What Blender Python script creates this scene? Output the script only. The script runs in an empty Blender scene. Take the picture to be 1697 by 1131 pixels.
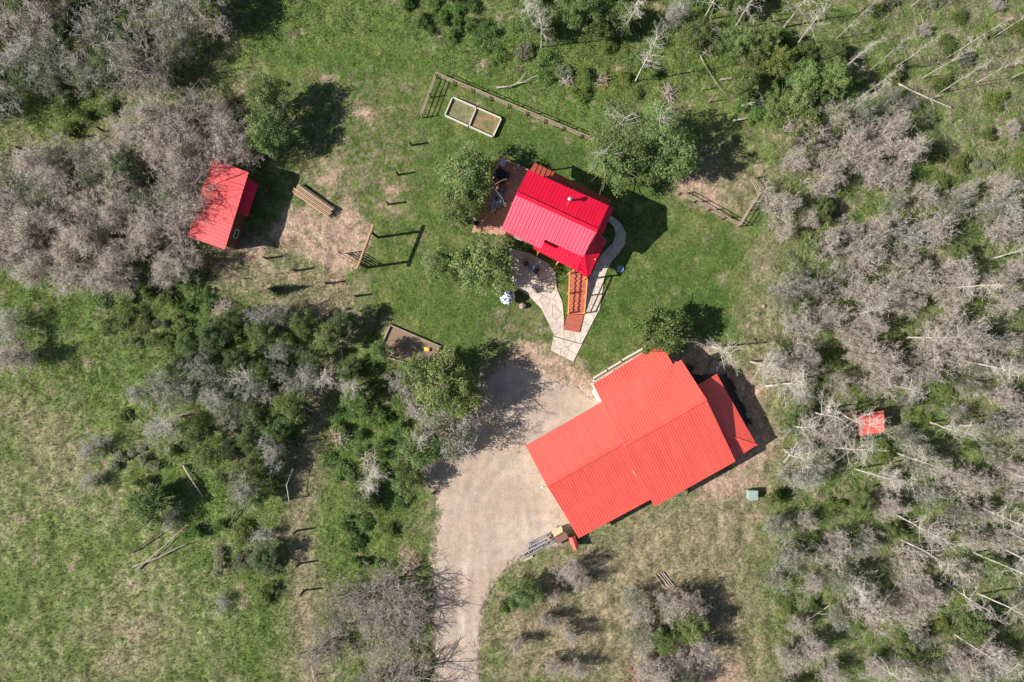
import bpy, math, random
import numpy as np
from mathutils import Vector

# ------------------------------------------------------------------ camera, light, world
R = math.radians
SC = bpy.context.scene
COL = SC.collection
S = 17.0                       # photo pixels per metre on the ground
CX, CY = 848.5, 565.5          # the point straight below the drone
H = 1697 / 2 / S / 0.75        # flying height

cam_d = bpy.data.cameras.new('camera'); cam = bpy.data.objects.new('camera', cam_d); COL.objects.link(cam)
cam.location = (0, 0, H); cam.rotation_euler = (0, 0, 0)
cam_d.sensor_width = 36; cam_d.lens = 24; cam_d.clip_start = 0.5; cam_d.clip_end = 6000
SC.camera = cam

SUN_EL, SHX, SHY = 38.0, math.cos(R(8)), math.sin(R(8))
W = bpy.data.worlds.new('World'); SC.world = W; W.use_nodes = True
nt = W.node_tree; bg = nt.nodes['Background']
sky = nt.nodes.new('ShaderNodeTexSky'); sky.sky_type = 'NISHITA'; sky.sun_disc = False
sky.sun_elevation = R(SUN_EL); sky.sun_rotation = math.atan2(-SHX, -SHY)
nt.links.new(sky.outputs[0], bg.inputs[0]); bg.inputs[1].default_value = 0.062
sd = bpy.data.lights.new('sun', 'SUN'); sun = bpy.data.objects.new('sun', sd); COL.objects.link(sun)
sd.energy = 5.0; sd.angle = R(0.53); sd.color = (1.0, 0.95, 0.88)
dirv = Vector((SHX * math.cos(R(SUN_EL)), SHY * math.cos(R(SUN_EL)), -math.sin(R(SUN_EL))))
sun.rotation_euler = dirv.to_track_quat('-Z', 'Y').to_euler(); sun.location = (-60, -10, 60)
SC.view_settings.view_transform = 'Standard'; SC.view_settings.look = 'None'
SC.view_settings.gamma = 1; SC.view_settings.use_curve_mapping = False
SC.view_settings.exposure = 0.50

RNG = np.random.default_rng(7)
random.seed(7)

# ------------------------------------------------------------------ helpers
def P(px, py, h=0.0):
    k = (H - h) / H / S
    return Vector(((px - CX) * k, -(py - CY) * k, h))

def tag(o, label=None, cat=None, group=None, kind=None):
    if label: o['label'] = label
    if cat: o['category'] = cat
    if group: o['group'] = group
    if kind: o['kind'] = kind
    return o

def link(o, parent=None):
    COL.objects.link(o)
    if parent is not None: o.parent = parent
    return o

def empty(name, loc=(0, 0, 0), rz=0.0):
    o = bpy.data.objects.new(name, None); o.location = loc; o.rotation_euler.z = rz
    o.empty_display_size = 0.2
    return link(o)

def mesh_np(name, V, F, mat=None, col=None, smooth=False):
    """V (n,3), F (m,k) arrays -> mesh data"""
    V = np.asarray(V, np.float32); F = np.asarray(F, np.int32)
    me = bpy.data.meshes.new(name); k = F.shape[1]
    me.vertices.add(len(V)); me.vertices.foreach_set('co', V.ravel())
    me.loops.add(F.size); me.loops.foreach_set('vertex_index', F.ravel())
    me.polygons.add(len(F)); me.polygons.foreach_set('loop_start', np.arange(0, F.size, k, dtype=np.int32))
    if smooth: me.polygons.foreach_set('use_smooth', np.ones(len(F), bool))
    if col is not None:
        a = me.color_attributes.new('tint', 'FLOAT_COLOR', 'POINT')
        c = np.ones((len(V), 4), np.float32); c[:, :3] = col
        a.data.foreach_set('color', c.ravel())
    if mat: me.materials.append(mat)
    me.update(calc_edges=True)
    return me

def obj(name, me, parent=None, loc=(0, 0, 0), rz=0.0):
    o = bpy.data.objects.new(name, me); o.location = loc; o.rotation_euler.z = rz
    return link(o, parent)

class MB:
    """collects boxes, bars, tubes and slabs; build() links them as ONE mesh object"""
    def __init__(s): s.v = []; s.f = []
    def add(s, vs, fs):
        n = len(s.v); s.v += [tuple(v) for v in vs]; s.f += [tuple(i + n for i in f) for f in fs]; return s
    def box(s, c, size, rz=0.0):
        hx, hy, hz = size[0] / 2, size[1] / 2, size[2] / 2
        cs, sn = math.cos(rz), math.sin(rz); vs = []
        for z in (-hz, hz):
            for x, y in ((-hx, -hy), (hx, -hy), (hx, hy), (-hx, hy)):
                vs.append((c[0] + x * cs - y * sn, c[1] + x * sn + y * cs, c[2] + z))
        return s.add(vs, [(3, 2, 1, 0), (4, 5, 6, 7), (0, 1, 5, 4), (1, 2, 6, 5), (2, 3, 7, 6), (3, 0, 4, 7)])
    def bar(s, a, b, w, h):
        """rectangular beam from a to b; w across, h upward"""
        a, b = Vector(a), Vector(b); d = (b - a).normalized()
        up = Vector((0, 0, 1)) if abs(d.z) < 0.95 else Vector((1, 0, 0))
        x = d.cross(up).normalized(); y = x.cross(d).normalized()
        vs = [p + x * i * w / 2 + y * j * h / 2 for p in (a, b) for i, j in ((-1, -1), (1, -1), (1, 1), (-1, 1))]
        return s.add(vs, [(3, 2, 1, 0), (4, 5, 6, 7), (0, 1, 5, 4), (1, 2, 6, 5), (2, 3, 7, 6), (3, 0, 4, 7)])
    def tube(s, a, b, r0, r1=None, n=8):
        r1 = r0 if r1 is None else r1
        a, b = Vector(a), Vector(b); d = (b - a).normalized()
        up = Vector((0, 0, 1)) if abs(d.z) < 0.9 else Vector((1, 0, 0))
        x = d.cross(up).normalized(); y = x.cross(d).normalized(); vs = []
        for p, r in ((a, r0), (b, r1)):
            for i in range(n):
                t = 2 * math.pi * i / n; vs.append(p + x * r * math.cos(t) + y * r * math.sin(t))
        fs = [(i, (i + 1) % n, n + (i + 1) % n, n + i) for i in range(n)]
        fs += [tuple(range(n - 1, -1, -1)), tuple(range(n, 2 * n))]
        return s.add(vs, fs)
    def slab(s, pts, thick):
        n = len(pts); vs = [Vector(p) for p in pts] + [Vector(p) - Vector((0, 0, thick)) for p in pts]
        fs = [tuple(range(n)), tuple(range(2 * n - 1, n - 1, -1))]
        fs += [(i, n + i, n + (i + 1) % n, (i + 1) % n) for i in range(n)]
        return s.add(vs, fs)
    def build(s, name, mat, parent=None, bevel=0.0, smooth=False):
        me = bpy.data.meshes.new(name); me.from_pydata(s.v, [], s.f)
        import bmesh
        bm = bmesh.new(); bm.from_mesh(me)
        if bevel:
            bmesh.ops.bevel(bm, geom=bm.edges[:], offset=bevel, segments=1, affect='EDGES')
        bmesh.ops.recalc_face_normals(bm, faces=bm.faces[:]); bm.to_mesh(me); bm.free()
        if smooth:
            for p in me.polygons: p.use_smooth = True
        me.materials.append(mat)
        return obj(name, me, parent)

def ccw(pts):
    a = sum(pts[i][0] * pts[(i + 1) % len(pts)][1] - pts[(i + 1) % len(pts)][0] * pts[i][1] for i in range(len(pts)))
    return list(pts) if a > 0 else list(pts)[::-1]

# ------------------------------------------------------------------ noise and zones (numpy)
def vnoise(x, y, seed=0):
    xi = np.floor(x).astype(np.int64); yi = np.floor(y).astype(np.int64); fx = x - xi; fy = y - yi
    fx = fx * fx * (3 - 2 * fx); fy = fy * fy * (3 - 2 * fy)
    def h(a, b):
        n = (a * 374761393 + b * 668265263 + seed * 1442695041) & 0xffffffff
        n = ((n ^ (n >> 13)) * 1274126177) & 0xffffffff
        return ((n ^ (n >> 16)) & 0xffff) / 65535.0
    return (h(xi, yi) * (1 - fx) + h(xi + 1, yi) * fx) * (1 - fy) + (h(xi, yi + 1) * (1 - fx) + h(xi + 1, yi + 1) * fx) * fy

def fbm(x, y, seed=0, octv=4):
    t = 0; a = .5; n = 0
    for i in range(octv):
        t = t + a * vnoise(x * 2 ** i, y * 2 ** i, seed + i * 17); n += a; a *= .5
    return t / n

def sdf(poly, X, Y):
    """signed distance, negative inside (photo pixels)"""
    p = np.array(poly, float); d = np.full(X.shape, 1e18); inside = np.zeros(X.shape, bool)
    for i in range(len(p)):
        a, b = p[i], p[(i + 1) % len(p)]; e = b - a
        wx, wy = X - a[0], Y - a[1]
        t = np.clip((wx * e[0] + wy * e[1]) / max(e @ e, 1e-9), 0, 1)
        d = np.minimum(d, (wx - e[0] * t) ** 2 + (wy - e[1] * t) ** 2)
        c = ((a[1] > Y) != (b[1] > Y))
        with np.errstate(divide='ignore', invalid='ignore'):
            xx = a[0] + (Y - a[1]) * (e[0]) / (e[1] if abs(e[1]) > 1e-9 else 1e-9)
        inside ^= c & (X < xx)
    d = np.sqrt(d)
    return np.where(inside, -d, d)

DRIVE = [(858, 602), (900, 622), (945, 640), (985, 655), (1000, 660), (1010, 700), (1030, 780), (990, 850), (948, 878), (925, 903),
         (895, 912), (868, 922), (836, 945), (815, 968), (800, 1010), (795, 1060), (794, 1131), (792, 1300), (722, 1300),
         (722, 1131), (720, 1060), (716, 1000), (716, 940), (722, 890), (729, 850), (722, 820), (705, 795), (690, 760),
         (700, 720), (735, 690), (770, 655), (800, 632), (830, 606)]
LAWN = [(560, 40), (700, 70), (740, 110), (1010, 180), (1130, 300), (1240, 370), (1275, 330), (1285, 380), (1262, 430), (1268, 480), (1200, 560), (1100, 590), (1060, 575),
        (985, 620), (940, 600), (880, 572), (820, 570), (780, 600), (740, 590), (640, 610), (600, 560), (560, 520), (590, 480), (600, 440), (620, 380),
        (560, 300), (500, 250), (470, 160), (440, 90)]
TALLGREEN = [[(400, 0), (640, 0), (720, 40), (800, 70), (850, 0), (1250, 0), (1260, 160), (1150, 130), (1060, 170), (1010, 230), (800, 150), (720, 105), (640, 70), (400, 90)],
             [(0, 170), (150, 150), (260, 185), (130, 215), (0, 245)],
             [(0, 440), (180, 490), (330, 470), (440, 490), (560, 560), (520, 700), (470, 830), (480, 960), (430, 1131), (300, 1000), (280, 850), (180, 700), (0, 620)],
             [(530, 590), (690, 620), (690, 780), (680, 830), (672, 900), (670, 960), (560, 980), (520, 860), (510, 740)],
             [(1300, 60), (1420, 90), (1500, 160), (1450, 200), (1320, 240), (1260, 180)],
             [(1310, 440), (1420, 360), (1500, 420), (1420, 520), (1330, 500)],
             [(1150, 1040), (1280, 1060), (1290, 1131), (1200, 1131)]]
DRY = [[(1440, -60), (1760, -60), (1760, 300), (1560, 230)], [(20, 690), (110, 700), (150, 780), (80, 820)], [(170, 1000), (240, 1010), (270, 1100), (150, 1130)],
       [(1075, 845), (1220, 770), (1270, 700), (1290, 640), (1310, 760), (1260, 860), (1240, 960), (1290, 1131), (830, 1131), (805, 1000), (900, 930), (960, 895)],
       [(300, 430), (390, 405), (500, 430), (600, 480), (640, 540), (560, 560), (480, 510), (380, 490)],
       [(480, 760), (545, 620), (530, 760), (512, 860), (520, 1000), (530, 1131), (490, 1131), (480, 950)],
       
       [(1270, 380), (1300, 420), (1310, 540), (1290, 720), (1240, 620), (1240, 520)],
       [(1560, 0), (1697, 0), (1750, 250), (1620, 180)],
       [(20, 235), (200, 215), (420, 160), (440, 170), (300, 200), (200, 240), (30, 265)],
       [(1285, 560), (1320, 600), (1310, 680)],
       [(1130, 300), (1180, 250), (1250, 290), (1230, 365)]]
WOODZ = [(1290, 200), (1400, 60), (1480, -60), (1780, -60), (1780, 1180), (1310, 1180), (1290, 900), (1310, 760), (1290, 560)]
TRK = [(540, 610), (556, 610), (542, 700), (518, 780), (506, 860), (520, 1000), (530, 1180), (508, 1180), (494, 1000), (484, 880), (490, 800), (514, 710)]
DIRT = [[(470, 345), (510, 335), (545, 360), (575, 315), (600, 370), (612, 395), (592, 440), (560, 466), (520, 430), (470, 400), (440, 395)],
        [(535, 265), (560, 262), (566, 305), (545, 330), (530, 300)],
        [(372, 405), (440, 400), (440, 432), (390, 425)],
        [(640, 308), (660, 312), (650, 345), (636, 340)],
        [(1128, 300), (1165, 290), (1190, 330), (1215, 345), (1185, 352), (1135, 322)],
        [(1150, 572), (1190, 575), (1180, 600), (1150, 590)],
        [(1080, 590), (1170, 580), (1260, 640), (1285, 740), (1225, 790), (1130, 640)],
        [(900, 600), (985, 625), (960, 660), (880, 640)],
        [(845, 575), (870, 565), (930, 585), (985, 625), (985, 660), (880, 640), (820, 630)],
        [(1150, 1095), (1200, 1085), (1235, 1110), (1250, 1180), (1140, 1180)],
        [(540, 135), (560, 150), (620, 200), (600, 195)],
        [(670, 880), (690, 930), (700, 960), (680, 960), (664, 900)],
        [(1140, 800), (1230, 775), (1250, 800), (1180, 830)]]

def wz(polys, X, Y, soft, amp, seed, fs=.05):
    if isinstance(polys[0][0], (int, float)): polys = [polys]
    n = (fbm(X * fs, Y * fs, seed) - .5) * 2 * amp + (fbm(X * fs * 5, Y * fs * 5, seed + 3, 3) - .5) * amp
    w = np.zeros(X.shape)
    for p in polys:
        d = sdf(p, X, Y) + n
        w = np.maximum(w, np.clip(.5 - d / soft, 0, 1))
    return w

def mix(a, b, w): return a * (1 - w[..., None]) + np.array(b) * w[..., None]

def ground_colour(X, Y):
    """albedo of the earth or grass at photo-ground coordinates X, Y (pixels)"""
    n1 = fbm(X * .012, Y * .012, 1); n2 = fbm(X * .05, Y * .05, 2); n3 = fbm(X * .2, Y * .2, 5, 3); n4 = fbm(X * .5, Y * .5, 8, 2)
    c = np.zeros(X.shape + (3,)) + np.array((.130, .165, .055))
    c = mix(c, (.200, .185, .105), np.clip((n2 - .42) * 3.0, 0, 1) * .8)
    lawn = wz(LAWN, X, Y, 22, 18, 11)
    lc = mix(np.zeros_like(c) + np.array((.080, .122, .030)), (.150, .165, .056), np.clip((n2 - .43) * 3.2, 0, 1) * .9)
    lc = mix(lc, (.050, .100, .022), np.clip((.5 - n1) * 4, 0, 1) * .7)
    tired = np.clip(1 - np.hypot(X - 560, Y - 260) / 190, 0, 1) + np.clip(1 - np.hypot(X - 850, Y - 560) / 70, 0, 1) * .9
    lc = mix(lc, (.190, .165, .100), np.clip((n3 - .42) * 5, 0, 1) * np.clip(tired * 1.2 + .12, 0, 1))
    c = c * (1 - lawn[..., None]) + lc * lawn[..., None]
    tg = wz(TALLGREEN, X, Y, 40, 30, 21)
    tc = mix(np.zeros_like(c) + np.array((.090, .140, .032)), (.150, .175, .058), np.clip((n3 - .4) * 3, 0, 1))
    c = c * (1 - tg[..., None] * .85) + tc * tg[..., None] * .85
    dry = wz(DRY, X, Y, 50, 36, 31)
    dc = mix(np.zeros_like(c) + np.array((.330, .262, .180)), (.130, .135, .066), np.clip((n3 * .5 + n2 * .5 - .43) * 5, 0, 1) * .85)
    c = c * (1 - dry[..., None] * .8) + dc * dry[..., None] * .8
    wood = wz(WOODZ, X, Y, 60, 40, 33)
    wc = mix(np.zeros_like(c) + np.array((.125, .165, .055)), (.250, .225, .150), np.clip((n3 * .5 + n2 * .5 - .5) * 6, 0, 1) * .8)
    wc = mix(wc, (.080, .125, .034), np.clip((.46 - n2) * 6, 0, 1) * .8)
    c = c * (1 - wood[..., None] * .9) + wc * wood[..., None] * .9
    straw = np.clip(1 - np.hypot((X - 150), (Y - 900)) / 420, 0, 1)
    c = mix(c, (.170, .215, .070), straw * np.clip((n2 - .35) * 3, 0, 1) * .8)
    c = mix(c, (.300, .280, .165), np.clip(straw * 1.6, 0, 1) * np.clip((n3 - .44) * 6, 0, 1) * np.clip((n1 * .6 + n2 * .4 - .47) * 9, 0, 1) * .7)
    dirt = wz(DIRT, X, Y, 16, 20, 41, .07)
    c = mix(c, (.375, .262, .195), dirt * np.clip(.85 + (n3 - .42) * 2.6, 0, 1))
    c = mix(c, (.260, .205, .140), wz(TRK, X, Y, 26, 14, 43, .07) * np.clip(.3 + (n3 - .42) * 4, 0, .85))
    # scattered bare spots
    bare = np.clip((fbm(X * .035, Y * .035, 55) - .66) * 10, 0, 1) * np.clip((n3 - .35) * 4, 0, 1)
    c = mix(c, (.330, .255, .190), bare * (1 - lawn * .55) * .9)
    dr = wz(DRIVE, X, Y, 16, 9, 51, .08)
    c = mix(c, (.430, .336, .268), dr)
    gr = np.clip((c[..., 1] - c[..., 0]) * 12, 0, 1)[..., None]
    c = c * (1 - gr * (1 - np.array((.86, .95, .74))))
    return c * (.80 + .42 * n4)[..., None]

# ------------------------------------------------------------------ materials
def mat(name, col=(.5, .5, .5), rough=.8, spec=.3, metal=0.0, noise=None, attr=False, bump=0.0, bscale=20, rnd=0.0, trans=0.0, coat=0.0, island=False):
    """noise = (scale, amount 0..1, second colour)"""
    m = bpy.data.materials.new(name); m.use_nodes = True; t = m.node_tree; N = t.nodes; L = t.links
    b = N['Principled BSDF']; b.inputs['Roughness'].default_value = rough; b.inputs['Metallic'].default_value = metal
    b.inputs['Specular IOR Level'].default_value = spec
    if coat: b.inputs['Coat Weight'].default_value = coat; b.inputs['Coat Roughness'].default_value = .25
    src = None
    if attr:
        a = N.new('ShaderNodeAttribute'); a.attribute_name = 'tint'; src = a.outputs['Color']
    else:
        rgb = N.new('ShaderNodeRGB'); rgb.outputs[0].default_value = (*col, 1); src = rgb.outputs[0]
    tc = N.new('ShaderNodeTexCoord')
    if noise:
        nz = N.new('ShaderNodeTexNoise'); nz.inputs['Scale'].default_value = noise[0]; nz.inputs['Detail'].default_value = 5
        nz.inputs['Roughness'].default_value = .65
        L.new(tc.outputs['Object'], nz.inputs['Vector'])
        rp = N.new('ShaderNodeMapRange'); rp.inputs['From Min'].default_value = .38; rp.inputs['From Max'].default_value = .64
        rp.inputs['To Max'].default_value = noise[1]
        L.new(nz.outputs['Fac'], rp.inputs['Value'])
        mx = N.new('ShaderNodeMix'); mx.data_type = 'RGBA'
        L.new(rp.outputs[0], mx.inputs['Factor']); L.new(src, mx.inputs['A']); mx.inputs['B'].default_value = (*noise[2], 1)
        src = mx.outputs['Result']
    if rnd:
        oi = N.new('ShaderNodeObjectInfo'); hs = N.new('ShaderNodeHueSaturation')
        r1 = N.new('ShaderNodeMapRange'); r1.inputs['To Min'].default_value = 1 - rnd; r1.inputs['To Max'].default_value = 1 + rnd
        r2 = N.new('ShaderNodeMapRange'); r2.inputs['To Min'].default_value = .5 - rnd * .06; r2.inputs['To Max'].default_value = .5 + rnd * .06
        mm = N.new('ShaderNodeMath'); mm.operation = 'FRACT'; ml = N.new('ShaderNodeMath'); ml.operation = 'MULTIPLY'; ml.inputs[1].default_value = 7.3
        if island:
            gi = N.new('ShaderNodeNewGeometry'); rs = gi.outputs['Random Per Island']
        else: rs = oi.outputs['Random']
        L.new(rs, r1.inputs['Value']); L.new(rs, ml.inputs[0]); L.new(ml.outputs[0], mm.inputs[0]); L.new(mm.outputs[0], r2.inputs['Value'])
        L.new(r1.outputs[0], hs.inputs['Value']); L.new(r2.outputs[0], hs.inputs['Hue']); L.new(src, hs.inputs['Color']); src = hs.outputs[0]
    L.new(src, b.inputs['Base Color'])
    if bump:
        n2 = N.new('ShaderNodeTexNoise'); n2.inputs['Scale'].default_value = bscale; n2.inputs['Detail'].default_value = 4
        L.new(tc.outputs['Object'], n2.inputs['Vector'])
        bp = N.new('ShaderNodeBump'); bp.inputs['Strength'].default_value = bump; bp.inputs['Distance'].default_value = .05
        L.new(n2.outputs['Fac'], bp.inputs['Height']); L.new(bp.outputs[0], b.inputs['Normal'])
    if trans:
        tr = N.new('ShaderNodeBsdfTranslucent'); ms = N.new('ShaderNodeMixShader'); ms.inputs[0].default_value = trans
        L.new(src, tr.inputs['Color']); L.new(b.outputs[0], ms.inputs[1]); L.new(tr.outputs[0], ms.inputs[2])
        L.new(ms.outputs[0], N['Material Output'].inputs['Surface'])
    return m

M = {}
def ground_material(name, fine, amount, dark, light, bump):
    """vertex albedo broken up by two octaves of fine grain"""
    m = bpy.data.materials.new(name); m.use_nodes = True; t = m.node_tree; N = t.nodes; L = t.links
    b = N['Principled BSDF']; b.inputs['Roughness'].default_value = .95; b.inputs['Specular IOR Level'].default_value = .1
    a = N.new('ShaderNodeAttribute'); a.attribute_name = 'tint'; src = a.outputs['Color']
    tc = N.new('ShaderNodeTexCoord'); hgt = None
    for i, (sc, am, v0, v1) in enumerate(((fine, amount, dark, light), (fine * 3.1, amount, dark, light), (fine * .22, amount * .6, dark, light))):
        nz = N.new('ShaderNodeTexNoise'); nz.inputs['Scale'].default_value = sc; nz.inputs['Detail'].default_value = 4; nz.inputs['Roughness'].default_value = .7
        L.new(tc.outputs['Object'], nz.inputs['Vector'])
        rp = N.new('ShaderNodeMapRange'); rp.inputs['From Min'].default_value = .3; rp.inputs['From Max'].default_value = .7
        rp.inputs['To Min'].default_value = 1 + (v0 - 1) * am; rp.inputs['To Max'].default_value = 1 + (v1 - 1) * am
        L.new(nz.outputs['Fac'], rp.inputs['Value'])
        mu = N.new('ShaderNodeMix'); mu.data_type = 'RGBA'; mu.blend_type = 'MULTIPLY'; mu.inputs['Factor'].default_value = 1
        L.new(src, mu.inputs['A']); L.new(rp.outputs[0], mu.inputs['B']); src = mu.outputs['Result']
        if i == 0: hgt = nz.outputs['Fac']
    L.new(src, b.inputs['Base Color'])
    bp = N.new('ShaderNodeBump'); bp.inputs['Strength'].default_value = bump; bp.inputs['Distance'].default_value = .12
    L.new(hgt, bp.inputs['Height']); L.new(bp.outputs[0], b.inputs['Normal'])
    return m
M['ground'] = ground_material('ground', 4.0, 1.0, .55, 1.5, .8)
M['gravel'] = ground_material('gravel', 7.0, .55, .62, 1.36, .35)
M['grass'] = mat('grass', attr=True, rough=.8, spec=.15, trans=.25)
M['bark_grey'] = mat('bark_grey', (.175, .150, .128), .9, .1, noise=(6, .7, (.09, .075, .065)), rnd=.25)
M['bark_mid'] = mat('bark_mid', (.27, .235, .205), .9, .1, noise=(6, .7, (.15, .125, .11)), rnd=.2)
M['twig_grey'] = mat('twig_grey', (.74, .665, .595), .9, .1, rnd=.25, trans=.45, island=True)
M['twig_cool'] = mat('twig_cool', (.70, .69, .62), .9, .1, rnd=.22, trans=.45, island=True)
M['twig_brown'] = mat('twig_brown', (.70, .62, .55), .9, .1, rnd=.22, trans=.45, island=True)
M['bark_white'] = mat('bark_white', (.62, .58, .51), .8, .15, noise=(3, .8, (.28, .24, .20)), rnd=.12)
M['twig_white'] = mat('twig_white', (.74, .68, .60), .85, .1, rnd=.15, trans=.35)
M['leaf'] = mat('leaf', attr=True, rough=.55, spec=.3, rnd=.22, trans=.42)
M['log'] = mat('log', (.50, .31, .17), .8, .2, noise=(9, .7, (.30, .18, .10)), rnd=.2, bump=.3)
M['log_pale'] = mat('log_pale', (.50, .43, .35), .85, .15, noise=(7, .8, (.28, .23, .19)), rnd=.2)
M['rail'] = mat('rail', (.42, .32, .245), .85, .15, noise=(12, .7, (.25, .19, .15)), rnd=.15)
M['post'] = mat('post', (.13, .085, .062), .9, .1, noise=(14, .6, (.05, .035, .03)))
M['white_wood'] = mat('white_wood', (.66, .62, .54), .8, .2, noise=(8, .6, (.42, .38, .31)), rnd=.08)
M['amber'] = mat('amber', (.72, .36, .11), .6, .3, noise=(10, .5, (.50, .21, .06)))
M['tread'] = mat('tread', (.52, .150, .095), .8, .2, noise=(9, .5, (.40, .12, .08)), rnd=.1)
M['deckwood'] = mat('deckwood', (.58, .32, .225), .85, .15, noise=(6, .6, (.44, .23, .17)), rnd=.12)
M['brownroof'] = mat('brownroof', (.50, .095, .060), .6, .3, noise=(3, .6, (.36, .07, .045)))
M['stone'] = mat('stone', (.66, .58, .50), .9, .15, noise=(2.2, .8, (.52, .40, .31)), rnd=.10, bump=.15, bscale=12)
M['joint'] = mat('joint', (.22, .18, .14), .95, .1, noise=(8, .7, (.13, .12, .08)))
M['siding'] = mat('siding', (.50, .43, .32), .8, .2, noise=(4, .5, (.40, .33, .24)))
M['cream'] = mat('cream', (.62, .57, .48), .7, .2, noise=(4, .4, (.52, .47, .39)))
M['logwall'] = mat('logwall', (.16, .08, .045), .75, .2, noise=(5, .6, (.15, .075, .04)), rnd=.1)
M['glass'] = mat('glass', (.03, .04, .05), .08, .6)
M['steel'] = mat('steel', (.55, .56, .57), .35, .5, metal=.8, noise=(6, .4, (.35, .36, .37)))
M['alu'] = mat('alu', (.62, .64, .66), .45, .5, metal=.4, noise=(8, .5, (.42, .44, .46)))
M['black'] = mat('black', (.02, .02, .022), .6, .3)
M['concrete'] = mat('concrete', (.095, .092, .088), .9, .1, noise=(3, .6, (.06, .058, .055)), bump=.2)
M['pale_pad'] = mat('pale_pad', (.66, .63, .57), .85, .2, noise=(3, .5, (.52, .49, .43)))
M['mulch'] = mat('mulch', (.36, .19, .10), .95, .1, noise=(7, .9, (.16, .085, .05)), bump=.8, bscale=14)
M['bluegrey'] = mat('bluegrey', (.20, .24, .30), .5, .4, noise=(5, .6, (.13, .15, .18)))
M['lightblue'] = mat('lightblue', (.18, .32, .46), .4, .4, noise=(4, .4, (.12, .22, .34)))
M['tan'] = mat('tan', (.60, .43, .26), .7, .2, noise=(4, .5, (.46, .32, .19)))
M['rust'] = mat('rust', (.26, .14, .11), .8, .2, noise=(6, .7, (.16, .085, .065)))
M['utility'] = mat('utility', (.32, .40, .38), .5, .35, noise=(3, .5, (.26, .33, .32)))
M['yellow'] = mat('yellow', (.85, .62, .12), .4, .4)
M['orange'] = mat('orange', (.80, .24, .05), .5, .4)
M['bedsoil'] = mat('bedsoil', (.33, .20, .13), .95, .1, noise=(2.2, 1.0, (.12, .16, .05)), bump=.8, bscale=10)
M['bedgrass'] = mat('bedgrass', (.13, .17, .055), .95, .1, noise=(2.6, .9, (.30, .23, .17)), bump=.8, bscale=10)
M['rock'] = mat('rock', (.40, .31, .26), .9, .1, noise=(5, .7, (.26, .20, .17)), bump=.5)
M['paleblue'] = mat('paleblue', (.50, .56, .62), .4, .4)

def roofmat(name, col, col2, rough, coat, ang=R(62)):
    m = mat(name, col, rough, .5, noise=(.45, .55, col2), coat=coat)
    t = m.node_tree; N = t.nodes; L = t.links; b = N['Principled BSDF']
    tc = N.new('ShaderNodeTexCoord'); nz = N.new('ShaderNodeTexNoise'); nz.inputs['Scale'].default_value = 1.3; nz.inputs['Detail'].default_value = 6
    L.new(tc.outputs['Object'], nz.inputs['Vector'])
    mp = N.new('ShaderNodeMapping'); mp.inputs['Rotation'].default_value[2] = ang; L.new(tc.outputs['Object'], mp.inputs['Vector'])
    m2_ = N.new('ShaderNodeMapping'); m2_.inputs['Scale'].default_value = (.35, 4.0, .35); L.new(mp.outputs[0], m2_.inputs['Vector'])
    n3_ = N.new('ShaderNodeTexNoise'); n3_.inputs['Scale'].default_value = 1.0; n3_.inputs['Detail'].default_value = 5; n3_.inputs['Roughness'].default_value = .7; L.new(m2_.outputs[0], n3_.inputs['Vector'])
    r3_ = N.new('ShaderNodeMapRange'); r3_.inputs['From Min'].default_value = .35; r3_.inputs['From Max'].default_value = .7; r3_.inputs['To Min'].default_value = 1.06; r3_.inputs['To Max'].default_value = .80
    L.new(n3_.outputs['Fac'], r3_.inputs['Value']); mu = N.new('ShaderNodeMix'); mu.data_type = 'RGBA'; mu.blend_type = 'MULTIPLY'; mu.inputs['Factor'].default_value = 1
    src = b.inputs['Base Color'].links[0].from_socket; L.new(src, mu.inputs['A']); L.new(r3_.outputs[0], mu.inputs['B']); L.new(mu.outputs['Result'], b.inputs['Base Color'])
    rp = N.new('ShaderNodeMapRange'); rp.inputs['To Min'].default_value = rough - .1; rp.inputs['To Max'].default_value = rough + .14
    L.new(nz.outputs['Fac'], rp.inputs['Value']); L.new(rp.outputs[0], b.inputs['Roughness'])
    return m
M['roof_orange'] = roofmat('roof_orange', (.88, .125, .092), (.84, .100, .072), .42, .25)
M['roof_crimson'] = roofmat('roof_crimson', (.84, .006, .045), (.76, .006, .038), .40, .3, R(-62))
M['roof_pinkish'] = roofmat('roof_pinkish', (.86, .10, .16), (.80, .07, .12), .42, .3, R(-62))  # paler, pinker red than the other house slopes, main south slope only
M['roof_cabin'] = roofmat('roof_cabin', (.70, .060, .062), (.60, .050, .054), .45, .2)

# ------------------------------------------------------------------ ground
def axis(half, step, far):
    a = list(np.arange(-half, half + 1e-6, step)); x = half; g = step
    ext = []
    while x < far: g *= 1.45; x += g; ext.append(x)
    return np.array([-e for e in ext[::-1]] + a + ext)
xs = axis(60, .25, 2500); ys = axis(42, .25, 2500)
GX, GY = np.meshgrid(xs, ys); PXg = GX * S + CX; PYg = -GY * S + CY
w_dr = wz(DRIVE, PXg, PYg, 10, 7, 61, .1)
w_lawn = wz(LAWN, PXg, PYg, 40, 10, 62)
rough_amt = np.clip(1 - np.maximum(w_dr * 1.2, w_lawn * .75), 0, 1)
GZ = ((fbm(GX * 1.1, GY * 1.1, 71) - .55) * .34 + (fbm(GX * 3.2, GY * 3.2, 72, 2) - .5) * .12) * rough_amt - .03
gc = ground_colour(PXg, PYg)
nx, ny = len(xs), len(ys)
idx = np.arange(nx * ny).reshape(ny, nx)
F = np.stack([idx[:-1, :-1], idx[:-1, 1:], idx[1:, 1:], idx[1:, :-1]], -1).reshape(-1, 4)
V = np.stack([GX, GY, GZ], -1).reshape(-1, 3)
tag(obj('ground', mesh_np('ground', V, F, M['ground'], gc.reshape(-1, 3), True)), kind='structure')

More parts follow.
